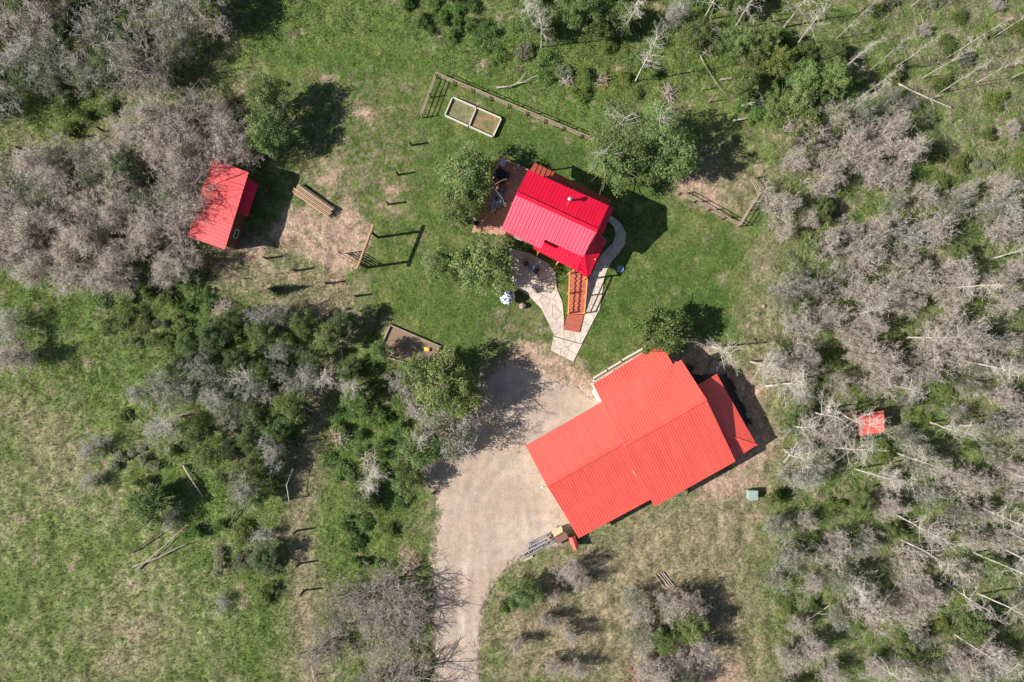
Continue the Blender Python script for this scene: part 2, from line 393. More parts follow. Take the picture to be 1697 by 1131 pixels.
def ground_z(x, y):
    X, Y = x * S + CX, -y * S + CY
    ra = np.clip(1 - np.maximum(wz(DRIVE, X, Y, 10, 7, 61, .1) * 1.2, wz(LAWN, X, Y, 40, 10, 62) * .75), 0, 1)
    return ((fbm(x * 1.1, y * 1.1, 71) - .55) * .34 + (fbm(x * 3.2, y * 3.2, 72, 2) - .5) * .12) * ra - .03

# driveway: a sheet of its own with a ragged edge
dx = np.arange(-14, 14, .2); dy = np.arange(-46, 2, .2)
DX, DY = np.meshgrid(dx, dy); PX, PY = DX * S + CX, -DY * S + CY
wd = wz(DRIVE, PX, PY, 20, 13, 63, .09)
rut = np.sin((PX - 757 - 6 * np.sin(PY * .01)) * .19) * np.clip((PY - 760) / 200, 0, 1)
dc = np.zeros(DX.shape + (3,)) + np.array((.440, .340, .265))
nb = fbm(DX * .35, DY * .5, 81); nf = fbm(DX * 1.8, DY * 1.8, 82, 3)
streak = fbm((DX + DY * .12) * 2.3, DY * .22, 84, 3) * np.clip((PY - 700) / 150, 0, 1) + .5 * (1 - np.clip((PY - 700) / 150, 0, 1))
dc = mix(dc, (.500, .400, .322), np.clip((nb - .45) * 4, 0, 1)); dc = mix(dc, (.345, .288, .242), np.clip((nf - .52) * 4, 0, 1) * .6)
dc = dc * (1 + .07 * rut + .30 * (streak - .5))[..., None]
trk = np.zeros(DX.shape)
for path in ([(757, 1300), (757, 1131), (757, 1000), (766, 900), (792, 820), (835, 765), (890, 735)], [(750, 1131), (752, 1000), (762, 900), (775, 800), (800, 720), (860, 660), (930, 650)]):
    dmin = np.full(DX.shape, 1e9)
    for a_, b_ in zip(path[:-1], path[1:]):
        ex, ey = b_[0] - a_[0], b_[1] - a_[1]; tt = np.clip(((PX - a_[0]) * ex + (PY - a_[1]) * ey) / (ex * ex + ey * ey), 0, 1)
        dmin = np.minimum(dmin, np.hypot(PX - a_[0] - ex * tt, PY - a_[1] - ey * tt))
    trk = trk + np.exp(-((dmin - 13) / 4.5) ** 2) - .5 * np.exp(-(dmin / 6) ** 2)
dc = dc * (1 + .10 * trk * (.4 + nf))[..., None]
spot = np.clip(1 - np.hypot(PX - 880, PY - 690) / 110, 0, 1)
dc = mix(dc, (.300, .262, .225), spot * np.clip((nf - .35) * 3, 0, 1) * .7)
edge = np.clip(1 - (wd - .5) * 4, 0, 1); dc = mix(dc, (.250, .232, .165), edge * np.clip((nf - .35) * 5, 0, 1) * .8)
keep = (wd[:-1, :-1] > .2) & (wd[1:, 1:] > .2) & (wd[:-1, 1:] > .2) & (wd[1:, :-1] > .2)
ii = np.arange(DX.size).reshape(DX.shape)
Fd = np.stack([ii[:-1, :-1], ii[:-1, 1:], ii[1:, 1:], ii[1:, :-1]], -1)[keep]
used, inv = np.unique(Fd, return_inverse=True)
dz = (.004 + .015 * fbm(DX * .8, DY * .8, 83) - .006 * rut) - .32 * np.clip((.62 - wd) / .42, 0, 1) ** 1.3
JX, JY = DX + RNG.uniform(-.075, .075, DX.shape), DY + RNG.uniform(-.075, .075, DX.shape)
Vd = np.stack([JX, JY, dz], -1).reshape(-1, 3)[used]
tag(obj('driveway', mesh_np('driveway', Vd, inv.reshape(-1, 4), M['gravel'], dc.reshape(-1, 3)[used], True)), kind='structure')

# ------------------------------------------------------------------ buildings
def plane_of(pts):
    A = np.array([[p[0], p[1], 1] for p in pts]); z = np.array([p[2] for p in pts])
    s, *_ = np.linalg.lstsq(A, z, rcond=None); return s

def roof_slope(name, pts, along, mt, parent, spacing=.24, rib=(.035, .03), thick=.10, label=None):
    """pts: world corners; along: world xy direction the ribs run"""
    pts = [Vector(p) for p in ccw(pts)]; pl = plane_of(pts)
    mb = MB(); mb.slab(pts, thick)
    d = Vector((along[0], along[1])).normalized(); q = Vector((-d.y, d.x))
    P2 = [(Vector((p.x, p.y)).dot(d), Vector((p.x, p.y)).dot(q)) for p in pts]
    t = min(p[1] for p in P2) + spacing * .5; tm = max(p[1] for p in P2)
    while t < tm:
        ss = []
        for i in range(len(P2)):
            a, b = P2[i], P2[(i + 1) % len(P2)]
            if (a[1] > t) != (b[1] > t): ss.append(a[0] + (t - a[1]) * (b[0] - a[0]) / (b[1] - a[1]))
        ss.sort()
        for k in range(0, len(ss) - 1, 2):
            if ss[k + 1] - ss[k] < .1: continue
            v = []
            for s_ in (ss[k] + .01, ss[k + 1] - .01):
                for off, hh in ((-rib[0], -.01), (-rib[0] * .45, rib[1]), (rib[0] * .45, rib[1]), (rib[0], -.01)):
                    xy = d * s_ + q * (t + off); v.append((xy.x, xy.y, pl[0] * xy.x + pl[1] * xy.y + pl[2] + hh))
            mb.add(v, [(0, 1, 5, 4), (1, 2, 6, 5), (2, 3, 7, 6), (0, 3, 2, 1), (4, 5, 6, 7)])
        t += spacing
    o = mb.build(name, mt, parent)
    if label: o['label'] = label
    return o

def plane3(a, b, c):
    n = (b - a).cross(c - a); return (-n.x / n.z, -n.y / n.z, a.z + (n.x * a.x + n.y * a.y) / n.z)
def PP(px, py, pl):
    z = 3.0
    for _ in range(30):
        p = P(px, py, z); z = pl[0] * p.x + pl[1] * p.y + pl[2]
    return P(px, py, z)

def cap(a, b, w, mt, parent, name='ridge_cap', h=.06):
    a = Vector(a); b = Vector(b)
    mb = MB(); mb.bar(a + Vector((0, 0, h)), b + Vector((0, 0, h)), w, .05); return mb.build(name, mt, parent)

def wall_piece(a, b, ztop_a, ztop_b, thick, mt, parent, name='wall', z0=-.1, courses=.22):
    """one wall from a to b with horizontal log or board courses"""
    a = Vector((a[0], a[1], 0)); b = Vector((b[0], b[1], 0)); d = (b - a).normalized(); n = Vector((d.y, -d.x, 0)) * thick
    mb = MB()
    mb.add([a + Vector((0, 0, z0)), b + Vector((0, 0, z0)), b + Vector((0, 0, ztop_b)), a + Vector((0, 0, ztop_a)),
            a - n + Vector((0, 0, z0)), b - n + Vector((0, 0, z0)), b - n + Vector((0, 0, ztop_b)), a - n + Vector((0, 0, ztop_a))],
           [(0, 1, 2, 3), (7, 6, 5, 4), (0, 4, 5, 1), (1, 5, 6, 2), (2, 6, 7, 3), (3, 7, 4, 0)])
    z = .15
    while z < min(ztop_a, ztop_b) - .1:
        mb.bar(a + n * .12 + Vector((0, 0, z)), b + n * .12 + Vector((0, 0, z)), .05, courses * .8); z += courses
    return mb.build(name, mt, parent)

def window(a, b, frac, z, w, h, parent, name='window'):
    a = Vector((a[0], a[1], 0)); b = Vector((b[0], b[1], 0)); d = (b - a).normalized(); n = Vector((d.y, -d.x, 0))
    c = a + (b - a) * frac + Vector((0, 0, z)); rz = math.atan2(d.y, d.x)
    mb = MB()
    for sx in (-1, 1): mb.box(c + d * sx * w / 2 + n * .08, (.08, .10, h + .08), rz)
    for sz in (-1, 1): mb.box(c + Vector((0, 0, sz * h / 2)) + n * .08, (w, .10, .08), rz)
    fr = mb.build(name, M['white_wood'], parent)
    MB().box(c + n * .06, (w - .06, .04, h - .06), rz).build('pane', M['glass'], fr)
    return fr

def door(a, b, frac, w, h, parent, mt, name='door', panels=0):
    a = Vector((a[0], a[1], 0)); b = Vector((b[0], b[1], 0)); d = (b - a).normalized(); n = Vector((d.y, -d.x, 0))
    c = a + (b - a) * frac + Vector((0, 0, h / 2)); rz = math.atan2(d.y, d.x)
    mb = MB(); mb.box(c + n * .06, (w, .09, h), rz)
    for k in range(panels):
        mb.box(c + n * .115 + Vector((0, 0, -h / 2 + h * (k + .5) / panels)), (w - .2, .03, h / panels * .75), rz)
    o = mb.build(name, mt, parent)
    MB().box(c + n * .15 + d * w * .38, (.05, .08, .14), rz).build('handle', M['black'], o)
    return o

# ---- log house with the crimson roof
house = tag(empty('log_house', P(915, 385, 0)), 'log house with crimson ribbed metal gable roof in the middle of the lawn', 'house')
def at(parent):      # parts are built in world coordinates: shift them into the parent's frame
    off = parent.matrix_world if False else Vector(parent.location)
    for c in [o for o in COL.objects if o.parent == parent]:
        if not c.get('_fixed'):
            c.location = Vector(c.location) - off; c['_fixed'] = 1
def done(parent):
    at(parent)
    for c in [o for o in COL.objects if o.parent == parent]:
        if '_fixed' in c: del c['_fixed']

zR, zN, zS, zL = 5.9, 5.05, 4.7, 3.2
rl, rr = P(856, 321, zR), P(990, 383, zR)
nl, nr = P(876, 282, zN), P(1009, 341, zN)
dn = (nl - rl); 
roof_slope('roof_slope', [rl, rr, PP(1009, 341, plane3(rl, rr, nl)), nl], (nl - rl).xy, M['roof_crimson'], house, .31, (.04, .022))
sl, sr = P(831, 380, zS), P(966, 426, zS)
def lerp(a, b, t): return a + (b - a) * t
n1 = P(896, 413, zS - .05); n0 = P(903, 397, zS + .28)
pS = plane3(rl, rr, sl); pN = plane3(rl, rr, nl)
roof_slope('roof_slope', [rl, rr, PP(966, 426, pS), PP(903, 397, pS), PP(896, 413, pS), sl], (sl - rl).xy, M['roof_pinkish'], house, .33, (.055, .055), label='main south slope of paler pinkish red ribbed metal')
cap(rl, rr, .34, M['roof_crimson'], house)
# lower porch roof: south face, corner face, east face
zP = 3.9
pQ = plane3(P(884, 411, 3.2), P(957, 448, 3.1), P(898, 388, 3.55))
roof_slope('porch_roof', [PP(884, 411, pQ), PP(957, 448, pQ), PP(972, 405, pQ), PP(905, 367, pQ)], (sl - rl).xy, M['roof_crimson'], house, .31, (.045, .035))
roof_slope('porch_roof', [P(957, 448, 3.05), P(974, 463, 2.75), P(1004, 400, 2.85), P(990, 388, 3.25), PP(968, 417, pQ)], (rr - rl).xy, M['roof_crimson'], house, .31, (.045, .035))
MB().bar(P(884, 412.5, 3.10), P(959, 450.5, 2.96), .06, .2).build('fascia', M['roof_crimson'], house)
roof_slope('porch_roof', [P(996, 396, 3.6), P(1017, 345, 3.55), P(1004, 338, 3.9), P(985, 386, 3.95)], (rr - rl).xy, M['roof_crimson'], house, .31, (.04, .03))
# north lean-to in faded brownish red
roof_slope('lean_to_roof', [P(886, 270, 3.0), P(1013, 331, 3.0), P(1006, 348, 3.5), P(873, 290, 3.5)], (nl - rl).xy, M['brownroof'], house, .46, (.05, .06))
# walls
cN, cS = .22, .16
wa = lerp(nl, rl, .10); corners = []
def inset(p, c, k): return p + (c - p) * k
ctr = (rl + rr) / 2
WNW, WNE = inset(nl, ctr, .09), inset(nr, ctr, .09)
WSE, WSW = inset(P(966, 426, zS), ctr, .08), inset(sl, ctr, .08)
Rw, Re = inset(rl, ctr, .08), inset(rr, ctr, .08)
Wm = lerp(WSW, WSE, .44); wall_piece(WSW, Wm, 4.55, 4.55, .2, M['logwall'], house); wall_piece(Wm, WSE, 2.9, 2.9, .2, M['logwall'], house)
wall_piece(WNE, WNW, 4.9, 4.9, .2, M['logwall'], house)
for a, b, r_ in ((WSE, WNE, Re), (WNW, WSW, Rw)):
    wall_piece(a, r_, a.z - .1, 5.65, .2, M['logwall'], house); wall_piece(r_, b, 5.65, b.z - .1, .2, M['logwall'], house)
for fr, z in ((.2, 1.6), (.5, 1.6), (.15, 3.9)): window(WSW, WSE, fr, z, 1.1, .9, house)
window(WNW, WSW, .35, 2.2, 1.2, 1.0, house); window(WNE, WNW, .4, 2.2, 1.2, 1.0, house); window(WSE, WNE, .6, 2.2, 1.0, 1.0, house)
door(WSW, WSE, .78, 1.0, 2.1, house, M['amber']); door(WNW, WSW, .7, .95, 2.9, house, M['amber'])
# flue with cap and flashing
f0 = P(945, 330, 6.1); fx = Vector((f0.x, f0.y, 5.2))
ch = MB().tube(fx, fx + Vector((0, 0, .95)), .11, n=12).build('flue', M['steel'], house)
fb = MB(); fb.tube(fx + Vector((0, 0, .98)), fx + Vector((0, 0, 1.06)), .22, .20, n=14); fb.tube(fx + Vector((0, 0, 1.06)), fx + Vector((0, 0, 1.16)), .20, .05, n=14)
fb.build('flue_cap', M['steel'], ch)
MB().tube(P(940, 423, 3.3), P(940, 423, 3.3) + Vector((0, 0, .28)), .04, n=8).build('vent_pipe', M['rust'], house)
# porch posts and floor
pf = MB(); pf.slab(ccw([P(900, 405, 1.15), P(955, 440, 1.15), P(975, 452, 1.15), P(1006, 398, 1.15), P(985, 380, 1.15)]), .2); pf.build('porch_floor', M['deckwood'], house)
for q in ((892, 418, 0), (925, 434, 0), (953, 446, 0), (971, 460, 0), (986, 430, 0), (1000, 402, 0), (1011, 350, 0)):
    b_ = P(q[0], q[1], 2.9); b_.z = 0
    MB().tube(b_, b_ + Vector((0, 0, 3.0)), .08, n=8).build('porch_post', M['amber'], house)
# posts under the lean-to
for q in ((888, 274), (930, 293), (970, 311), (1009, 332)):
    b_ = P(q[0], q[1], 2.8); b_.z = 0
    MB().tube(b_, b_ + Vector((0, 0, 2.85)), .08, n=8).build('porch_post', M['logwall'], house)

# staircase: treads in two boards each, stringers, rails (part of the house)
st_top, st_bot = P(957, 448, 1.15), P(955, 521, .12)
nT = 9
for i in range(nT):
    t0, t1 = i / nT, (i + 1) / nT
    z = 1.15 + (.12 - 1.15) * (i + .5) / nT
    y0 = 448 + (521 - 448) * t0; y1 = 448 + (521 - 448) * t1
    for k in range(2):
        ya = y0 + (y1 - y0) * (k * .5 + .02); yb = y0 + (y1 - y0) * (k * .5 + .485)
        xl = lerp(Vector((945.5, 0)), Vector((943, 0)), t0).x; xr = lerp(Vector((972, 0)), Vector((967.5, 0)), t0).x
        MB().slab(ccw([P(xl, ya, z), P(xr, ya, z), P(xr, yb, z), P(xl, yb, z)]), .05).build('tread', M['tread'], house)
for xa, xb in ((944.5, 942.3), (972.8, 968.2)):
    MB().bar(P(xa, 449, 1.0), P(xb, 521, -.02), .06, .28).build('stringer', M['amber'], house)
for xa, xb, ya in ((944.0, 941.6, 452), (973.5, 968.4, 460)):
    za = 1.15 + .95
    top_a, top_b = P(xa, ya, za), P(xb, 519, 1.02)
    rl_ = MB(); rl_.bar(top_a, top_b, .11, .06); rl_.build('handrail', M['amber'], house)
    MB().bar(top_a - Vector((0, 0, .42)), top_b - Vector((0, 0, .42)), .05, .08).build('lower_rail', M['amber'], house)
    for t in (.0, .5, 1.0):
        p_ = lerp(top_a, top_b, t); g = Vector((p_.x, p_.y, 0))
        MB().box((g.x, g.y, (p_.z + .08) / 2), (.12, .12, p_.z + .08)).build('newel_post', M['amber'], house)
# bottom landing of narrow red boards
la, lb, lc_, ld = P(941, 521, .12), P(967.5, 523, .12), P(960, 552, .12), P(933.5, 546.5, .12)
nb_ = 12
for i in range(nb_):
    a0, a1 = i / nb_ + .005, (i + 1) / nb_ - .008
    MB().slab(ccw([lerp(la, ld, a0), lerp(lb, lc_, a0), lerp(lb, lc_, a1), lerp(la, ld, a1)]), .05).build('landing_board', M['tread'], house)
done(house)

# ---- west deck: boards as parts
deck = tag(empty('deck', P(825, 330, 0)), 'red-brown board deck with railing on the west side of the log house', 'deck')
ZD = .75
DO = [P(830, 262, ZD), P(884, 287, ZD), P(838, 390, ZD), P(782, 385, ZD), P(800, 335, ZD), P(816, 296, ZD)]
ddir = (P(884, 287) - P(830, 262)).xy.normalized(); dq = Vector((-ddir.y, ddir.x))
P2 = [(Vector(p.xy).dot(ddir), Vector(p.xy).dot(dq)) for p in DO]
t = min(p[1] for p in P2); tm = max(p[1] for p in P2)
while t < tm:
    tc_ = t + .09; ss = []
    for i in range(len(P2)):
        a, b = P2[i], P2[(i + 1) % len(P2)]
        if (a[1] > tc_) != (b[1] > tc_): ss.append(a[0] + (tc_ - a[1]) * (b[0] - a[0]) / (b[1] - a[1]))
    ss.sort()
    if len(ss) >= 2:
        a, b = ddir * ss[0] + dq * tc_, ddir * ss[-1] + dq * tc_
        MB().bar((a.x, a.y, ZD - .02 + random.uniform(-.003, .003)), (b.x, b.y, ZD - .02), .172, .04).build('board', M['deckwood'], deck)
    t += .19
MB().slab(ccw([inset(p, P(830, 330, ZD), .04) - Vector((0, 0, .06)) for p in DO]), .5).build('deck_base', M['black'], deck)
def railing(a, b, parent, z0, h=.95, mt='amber'):
    a = Vector((a.x, a.y, z0)); b = Vector((b.x, b.y, z0)); n = max(1, round((b - a).length / 1.6))
    MB().bar(a + Vector((0, 0, h)), b + Vector((0, 0, h)), .12, .05).build('top_rail', M[mt], parent)
    MB().bar(a + Vector((0, 0, .2)), b + Vector((0, 0, .2)), .05, .07).build('lower_rail', M[mt], parent)
    for i in range(n + 1):
        p = lerp(a, b, i / n); MB().box((p.x, p.y, z0 + h / 2 - .3), (.1, .1, h + .55)).build('post', M[mt], parent)
    k = int((b - a).length / .28); mb = MB()
    for i in range(1, k): p = lerp(a, b, i / k); mb.box((p.x, p.y, z0 + h / 2 + .08), (.035, .035, h - .2))
    o = mb.build('balusters', M['logwall'], parent); o['kind'] = 'stuff'
railing(P(830, 262, 1.6), P(877, 283, 1.6), deck, ZD, mt='deckwood')
railing(P(829, 263, 1.6), P(815, 294, 1.6), deck, ZD, mt='deckwood')
done(deck)

# ---- deck furniture
def thing(name, label, cat, loc, rz=0, group=None): return tag(empty(name, loc, rz), label, cat, group)
def table(loc, rz, w, l, h, mt, name, label):
    t_ = thing(name, label, 'table', loc, rz)
    MB().box((0, 0, h), (w, l, .05)).build('tabletop', M[mt], t_, bevel=.01)
    for sx in (-1, 1):
        for sy in (-1, 1): MB().box((sx * (w / 2 - .08), sy * (l / 2 - .08), h / 2 - .01), (.05, .05, h - .04)).build('leg', M['black'], t_)
    return t_
def slat_chair(loc, rz, label, group=None, seat='black', frame='amber'):
    c = thing('chair', label, 'chair', loc, rz, group)
    for k in range(4): MB().box((0, -.2 + k * .13, .40), (.5, .10, .03)).build('seat_slat', M[seat], c)
    for k in range(4): MB().box((-.18 + k * .12, .34 + .06, .68), (.09, .03, .55)).build('back_slat', M[seat], c)
    for sx in (-1, 1):
        MB().box((sx * .29, .02, .60), (.07, .66, .035)).build('armrest', M[frame], c)
        for sy in (-.25, .3): MB().box((sx * .27, sy, .30), (.05, .05, .60)).build('leg', M[frame], c)
    return c
tb = table(P(823, 331, ZD + .7) * 1 - Vector((0, 0, .7)), R(-18), .95, 1.5, .72, 'bluegrey', 'patio_table', 'blue-grey rectangular patio table on the west deck')
MB().tube((0, .1, .745), (0, .1, .95), .09, .12, n=10).build('flowerpot', M['black'], None)
o = [x for x in COL.objects if x.name.startswith('flowerpot')][0]; o.location = tb.location; tag(o, 'small dark pot in the middle of the blue-grey deck table', 'pot')
def atz(px, py, z):
    p = P(px, py, z + .4); return Vector((p.x, p.y, z))
slat_chair(atz(832, 316, ZD), R(-20), 'dark slatted chair at the north end of the blue-grey deck table', 'deck chairs', 'bluegrey', 'black')
slat_chair(atz(818, 347, ZD), R(160), 'grey slatted chair at the south end of the blue-grey deck table', 'deck chairs', 'paleblue', 'black')
slat_chair(atz(833, 338, ZD), R(250), 'pale chair on the east side of the blue-grey deck table', 'deck chairs', 'paleblue', 'black')
side = table(atz(833, 271, ZD), R(-25), .55, .55, .5, 'paleblue', 'side_table', 'small pale square table in the north corner of the deck')
rt = thing('round_table', 'black round table in the shade near the deck railing', 'table', atz(832, 290, ZD))
MB().tube((0, 0, .70), (0, 0, .74), .45, n=20).build('tabletop', M['black'], rt); MB().tube((0, 0, 0), (0, 0, .70), .05, n=8).build('leg', M['black'], rt)
MB().tube((0, 0, 0), (0, 0, .04), .25, n=12).build('foot', M['black'], rt)
for i, (cx_, cy_, r_, wd_) in enumerate(((826, 283, 40, 'north'), (839, 292, -80, 'east'), (831, 299, 180, 'south'), (822, 291, 110, 'west'))):
    slat_chair(atz(cx_, cy_, ZD), R(r_), 'black chair on the %s side of the black round deck table' % wd_, 'black chairs round the deck table', 'black', 'black')
lt = thing('lantern', 'small pale lantern on the north deck rail post', 'lantern', (P(859, 276, 1.75).x, P(859, 276, 1.75).y, 1.73))
MB().box((0, 0, .15), (.22, .22, .26)).build('lamp_glass', M['paleblue'], lt); MB().box((0, 0, .30), (.28, .28, .05)).build('lid', M['steel'], lt)
gr = thing('grill', 'black kettle grill with wheels at the south-west end of the deck', 'grill', atz(790, 371, ZD))
MB().tube((0, 0, .55), (0, 0, .72), .18, .28, n=14).tube((0, 0, .72), (0, 0, .92), .28, .10, n=14).build('bowl', M['black'], gr)
for a in (0, 120, 240): MB().tube((.1 * math.cos(R(a)), .1 * math.sin(R(a)), .58), (.3 * math.cos(R(a)), .3 * math.sin(R(a)), 0), .018, n=6).build('leg', M['steel'], gr)

# ---- flagstone patio and path
def clip_half(poly, p, n):
    out = []
    for i in range(len(poly)):
        a, b = poly[i], poly[(i + 1) % len(poly)]; da = (a[0] - p[0]) * n[0] + (a[1] - p[1]) * n[1]; db = (b[0] - p[0]) * n[0] + (b[1] - p[1]) * n[1]
        if da <= 0: out.append(a)
        if (da < 0) != (db < 0) and abs(da - db) > 1e-9:
            t = da / (da - db); out.append((a[0] + (b[0] - a[0]) * t, a[1] + (b[1] - a[1]) * t))
    return out
L_ = [(844, 411), (842, 440), (846, 463), (858, 478), (878, 492), (897, 512), (909, 536), (918, 556)]
R_ = [(878, 420), (908, 436), (921, 452), (922, 470), (924, 482), (932, 501), (935, 532), (934, 547)]
chunks = [[L_[i], L_[i + 1], R_[i + 1], R_[i]] for i in range(7)]
chunks += [[(918, 557), (934, 547), (974, 551), (964, 570)], [(917, 558), (964.5, 571), (950, 600), (913, 581)]]
L2 = [(1005, 364), (1017, 376), (1020, 388), (1016, 402), (1001, 418), (992, 428), (984, 447), (974, 468), (970, 490), (969, 522), (962, 552)]
R2 = [(1012, 358), (1027, 368), (1038, 387), (1036, 404), (1026, 420), (1014, 433), (1006, 448), (1001, 462), (998, 487), (994, 512), (974, 550)]
chunks += [[L2[i], L2[i + 1], R2[i + 1], R2[i]] for i in range(10)]
patio = tag(empty('patio', P(900, 480, 0)), kind='structure')
pb = MB(); stones = []
rs = random.Random(5)
for ci, chk in enumerate(chunks):
    wp = ccw([tuple(P(x, y).xy) for x, y in chk]); zt = .05 if ci < 8 or ci > 8 else .03
    pb.slab([(x, y, zt - .025 + .0007 * ci) for x, y in wp], .1)
    xs_ = [p[0] for p in wp]; ys_ = [p[1] for p in wp]; seeds = []
    area = abs(sum(wp[i][0] * wp[(i + 1) % 4][1] - wp[(i + 1) % 4][0] * wp[i][1] for i in range(4))) / 2
    target = max(2, int(area / .52)); tries = 0
    while len(seeds) < target and tries < 4000:
        tries += 1; s_ = (rs.uniform(min(xs_), max(xs_)), rs.uniform(min(ys_), max(ys_)))
        ok = all((wp[(i + 1) % 4][0] - wp[i][0]) * (s_[1] - wp[i][1]) - (wp[(i + 1) % 4][1] - wp[i][1]) * (s_[0] - wp[i][0]) > 0 for i in range(4))
        if ok and all((s_[0] - q[0]) ** 2 + (s_[1] - q[1]) ** 2 > .62 ** 2 * (1 if tries < 2000 else .5) for q in seeds): seeds.append(s_)
    for s_ in seeds:
        cell = list(wp)
        for q in seeds:
            if q is s_: continue
            n = (q[0] - s_[0], q[1] - s_[1]); l = math.hypot(*n); n = (n[0] / l, n[1] / l)
            cell = clip_half(cell, ((s_[0] + q[0]) / 2 - n[0] * .012, (s_[1] + q[1]) / 2 - n[1] * .012), n)
            if len(cell) < 3: break
        if len(cell) < 3: continue
        cx_ = sum(p[0] for p in cell) / len(cell); cy_ = sum(p[1] for p in cell) / len(cell)
        cell = [(cx_ + (p[0] - cx_) * .985, cy_ + (p[1] - cy_) * .985) for p in cell]
        z = zt + rs.uniform(-.006, .008)
        MB().slab(ccw([(p[0], p[1], z) for p in cell]), .08).build('flagstone', M['stone'], patio)
pb.build('patio_base', M['joint'], patio)
done(patio)
# riser line between the two lowest stone terraces is the gap between chunks

slat_chair(atz(872, 437, .05), R(15), 'dark blue slatted patio chair left of the small blue round table', 'dark slatted chairs on the flagstone patio', 'black', 'amber')
slat_chair(atz(889, 449, .05), R(-35), 'dark slatted patio chair with tan frame right of the small blue round table', 'dark slatted chairs on the flagstone patio', 'black', 'amber')
bt = thing('round_side_table', 'small light blue round table between two chairs on the flagstone patio', 'table', atz(881, 443, .05))
MB().tube((0, 0, .44), (0, 0, .47), .32, n=22).build('tabletop', M['lightblue'], bt)
for a in (30, 150, 270): MB().tube((.08 * math.cos(R(a)), .08 * math.sin(R(a)), .44), (.24 * math.cos(R(a)), .24 * math.sin(R(a)), 0), .02, n=6).build('leg', M['steel'], bt)

# patterned parasol
um = bpy.data.materials.new('parasol_cloth'); um.use_nodes = True; t_ = um.node_tree
vo = t_.nodes.new('ShaderNodeTexVoronoi'); vo.inputs['Scale'].default_value = 7.5; tc_ = t_.nodes.new('ShaderNodeTexCoord')
t_.links.new(tc_.outputs['Object'], vo.inputs['Vector']); cr = t_.nodes.new('ShaderNodeValToRGB'); cr.color_ramp.interpolation = 'CONSTANT'
e = cr.color_ramp.elements; e[0].color = (.05, .07, .12, 1); e[1].position = .38; e[1].color = (.80, .80, .80, 1); e.new(.62).color = (.22, .30, .46, 1); e.new(.74).color = (.78, .79, .80, 1)
sp = t_.nodes.new('ShaderNodeSeparateColor'); t_.links.new(vo.outputs['Color'], sp.inputs[0])
t_.links.new(sp.outputs[0], cr.inputs[0]); t_.links.new(cr.outputs[0], t_.nodes['Principled BSDF'].inputs['Base Color'])
us = thing('parasol', 'round blue and white patterned parasol on the lawn beside the flagstone patio', 'umbrella', Vector((P(841, 493, 1.3).x, P(841, 493, 1.3).y, 0)))
rings = [(.0, 1.62), (.28, 1.52), (.52, 1.34), (.70, 1.08), (.74, .98)]; nS = 10; vs = [(0, 0, rings[0][1])]; fs = []
for r_, z_ in rings[1:]:
    for i in range(nS * 2):
        k = 1.0 if i % 2 == 0 else .965; a = math.pi * i / nS; vs.append((r_ * k * math.cos(a), r_ * k * math.sin(a), z_ - (.02 if i % 2 else 0)))
n_ = nS * 2
for i in range(n_): fs.append((0, 1 + i, 1 + (i + 1) % n_))
for r in range(len(rings) - 2):
    for i in range(n_): fs.append((1 + r * n_ + i, 1 + (r + 1) * n_ + i, 1 + (r + 1) * n_ + (i + 1) % n_, 1 + r * n_ + (i + 1) % n_))
cm = MB(); cm.add(vs, fs); cm.build('canopy', um, us)
MB().tube((0, 0, 0), (0, 0, 1.6), .025, n=8).build('pole', M['steel'], us); MB().tube((0, 0, 0), (0, 0, .08), .25, n=14).build('base', M['black'], us)

tag(MB().tube(P(1028, 446, 0) + Vector((0, 0, -.02)), P(1028, 446, 0) + Vector((0, 0, .14)), .36, .33, n=24).build('blue_lid', M['lightblue']), 'round blue lid on the lawn in the shadow of the log house', 'lid')

def boulder(px, py, r, label, h=.8):
    import bmesh
    bm = bmesh.new(); bmesh.ops.create_icosphere(bm, subdivisions=2, radius=r)
    for v in bm.verts: v.co *= random.uniform(.82, 1.1); v.co.z *= h
    me = bpy.data.meshes.new('boulder'); bm.to_mesh(me); bm.free(); me.materials.append(M['rock'])
    p = P(px, py, r); return tag(obj('boulder', me, None, (p.x, p.y, r * h * .6)), label, 'boulder')
boulder(866, 507, .33, 'small tan boulder on the lawn just below the patterned parasol', 1.3)
boulder(1266, 508, .2, 'small pale rock in dry grass at the right edge of the lawn')

# ---- big building with orange red roof
big = tag(empty('workshop_barn', P(1060, 730, 0)), 'large building with stepped orange-red ribbed metal roofs beside the gravel driveway', 'building')
RO = M['roof_orange']
# garage wing
gNW, gR0, gSW = P(871, 739, 2.9), P(906, 805, 4.25), P(959, 892.5, 2.75)
gR1, gNE, gSE = P(1042, 728, 4.25), P(1005, 662, 2.9), P(1088, 823, 2.75)
gB0, gB1 = P(934, 850, 3.45), P(1065, 776, 3.45)
rib_g = (gNW - gR0).xy
roof_slope('roof_slope', [gNW, gNE, gR1, gR0], rib_g, RO, big, .26, (.035, .012))
roof_slope('roof_slope', [gR0, gR1, gB1, gB0], rib_g, RO, big, .26, (.035, .024))
roof_slope('roof_slope', [gB0, gB1, gSE, gSW], rib_g, RO, big, .26, (.035, .018))
cap(gR0, P(1030, 734.5, 4.25), .3, RO, big)
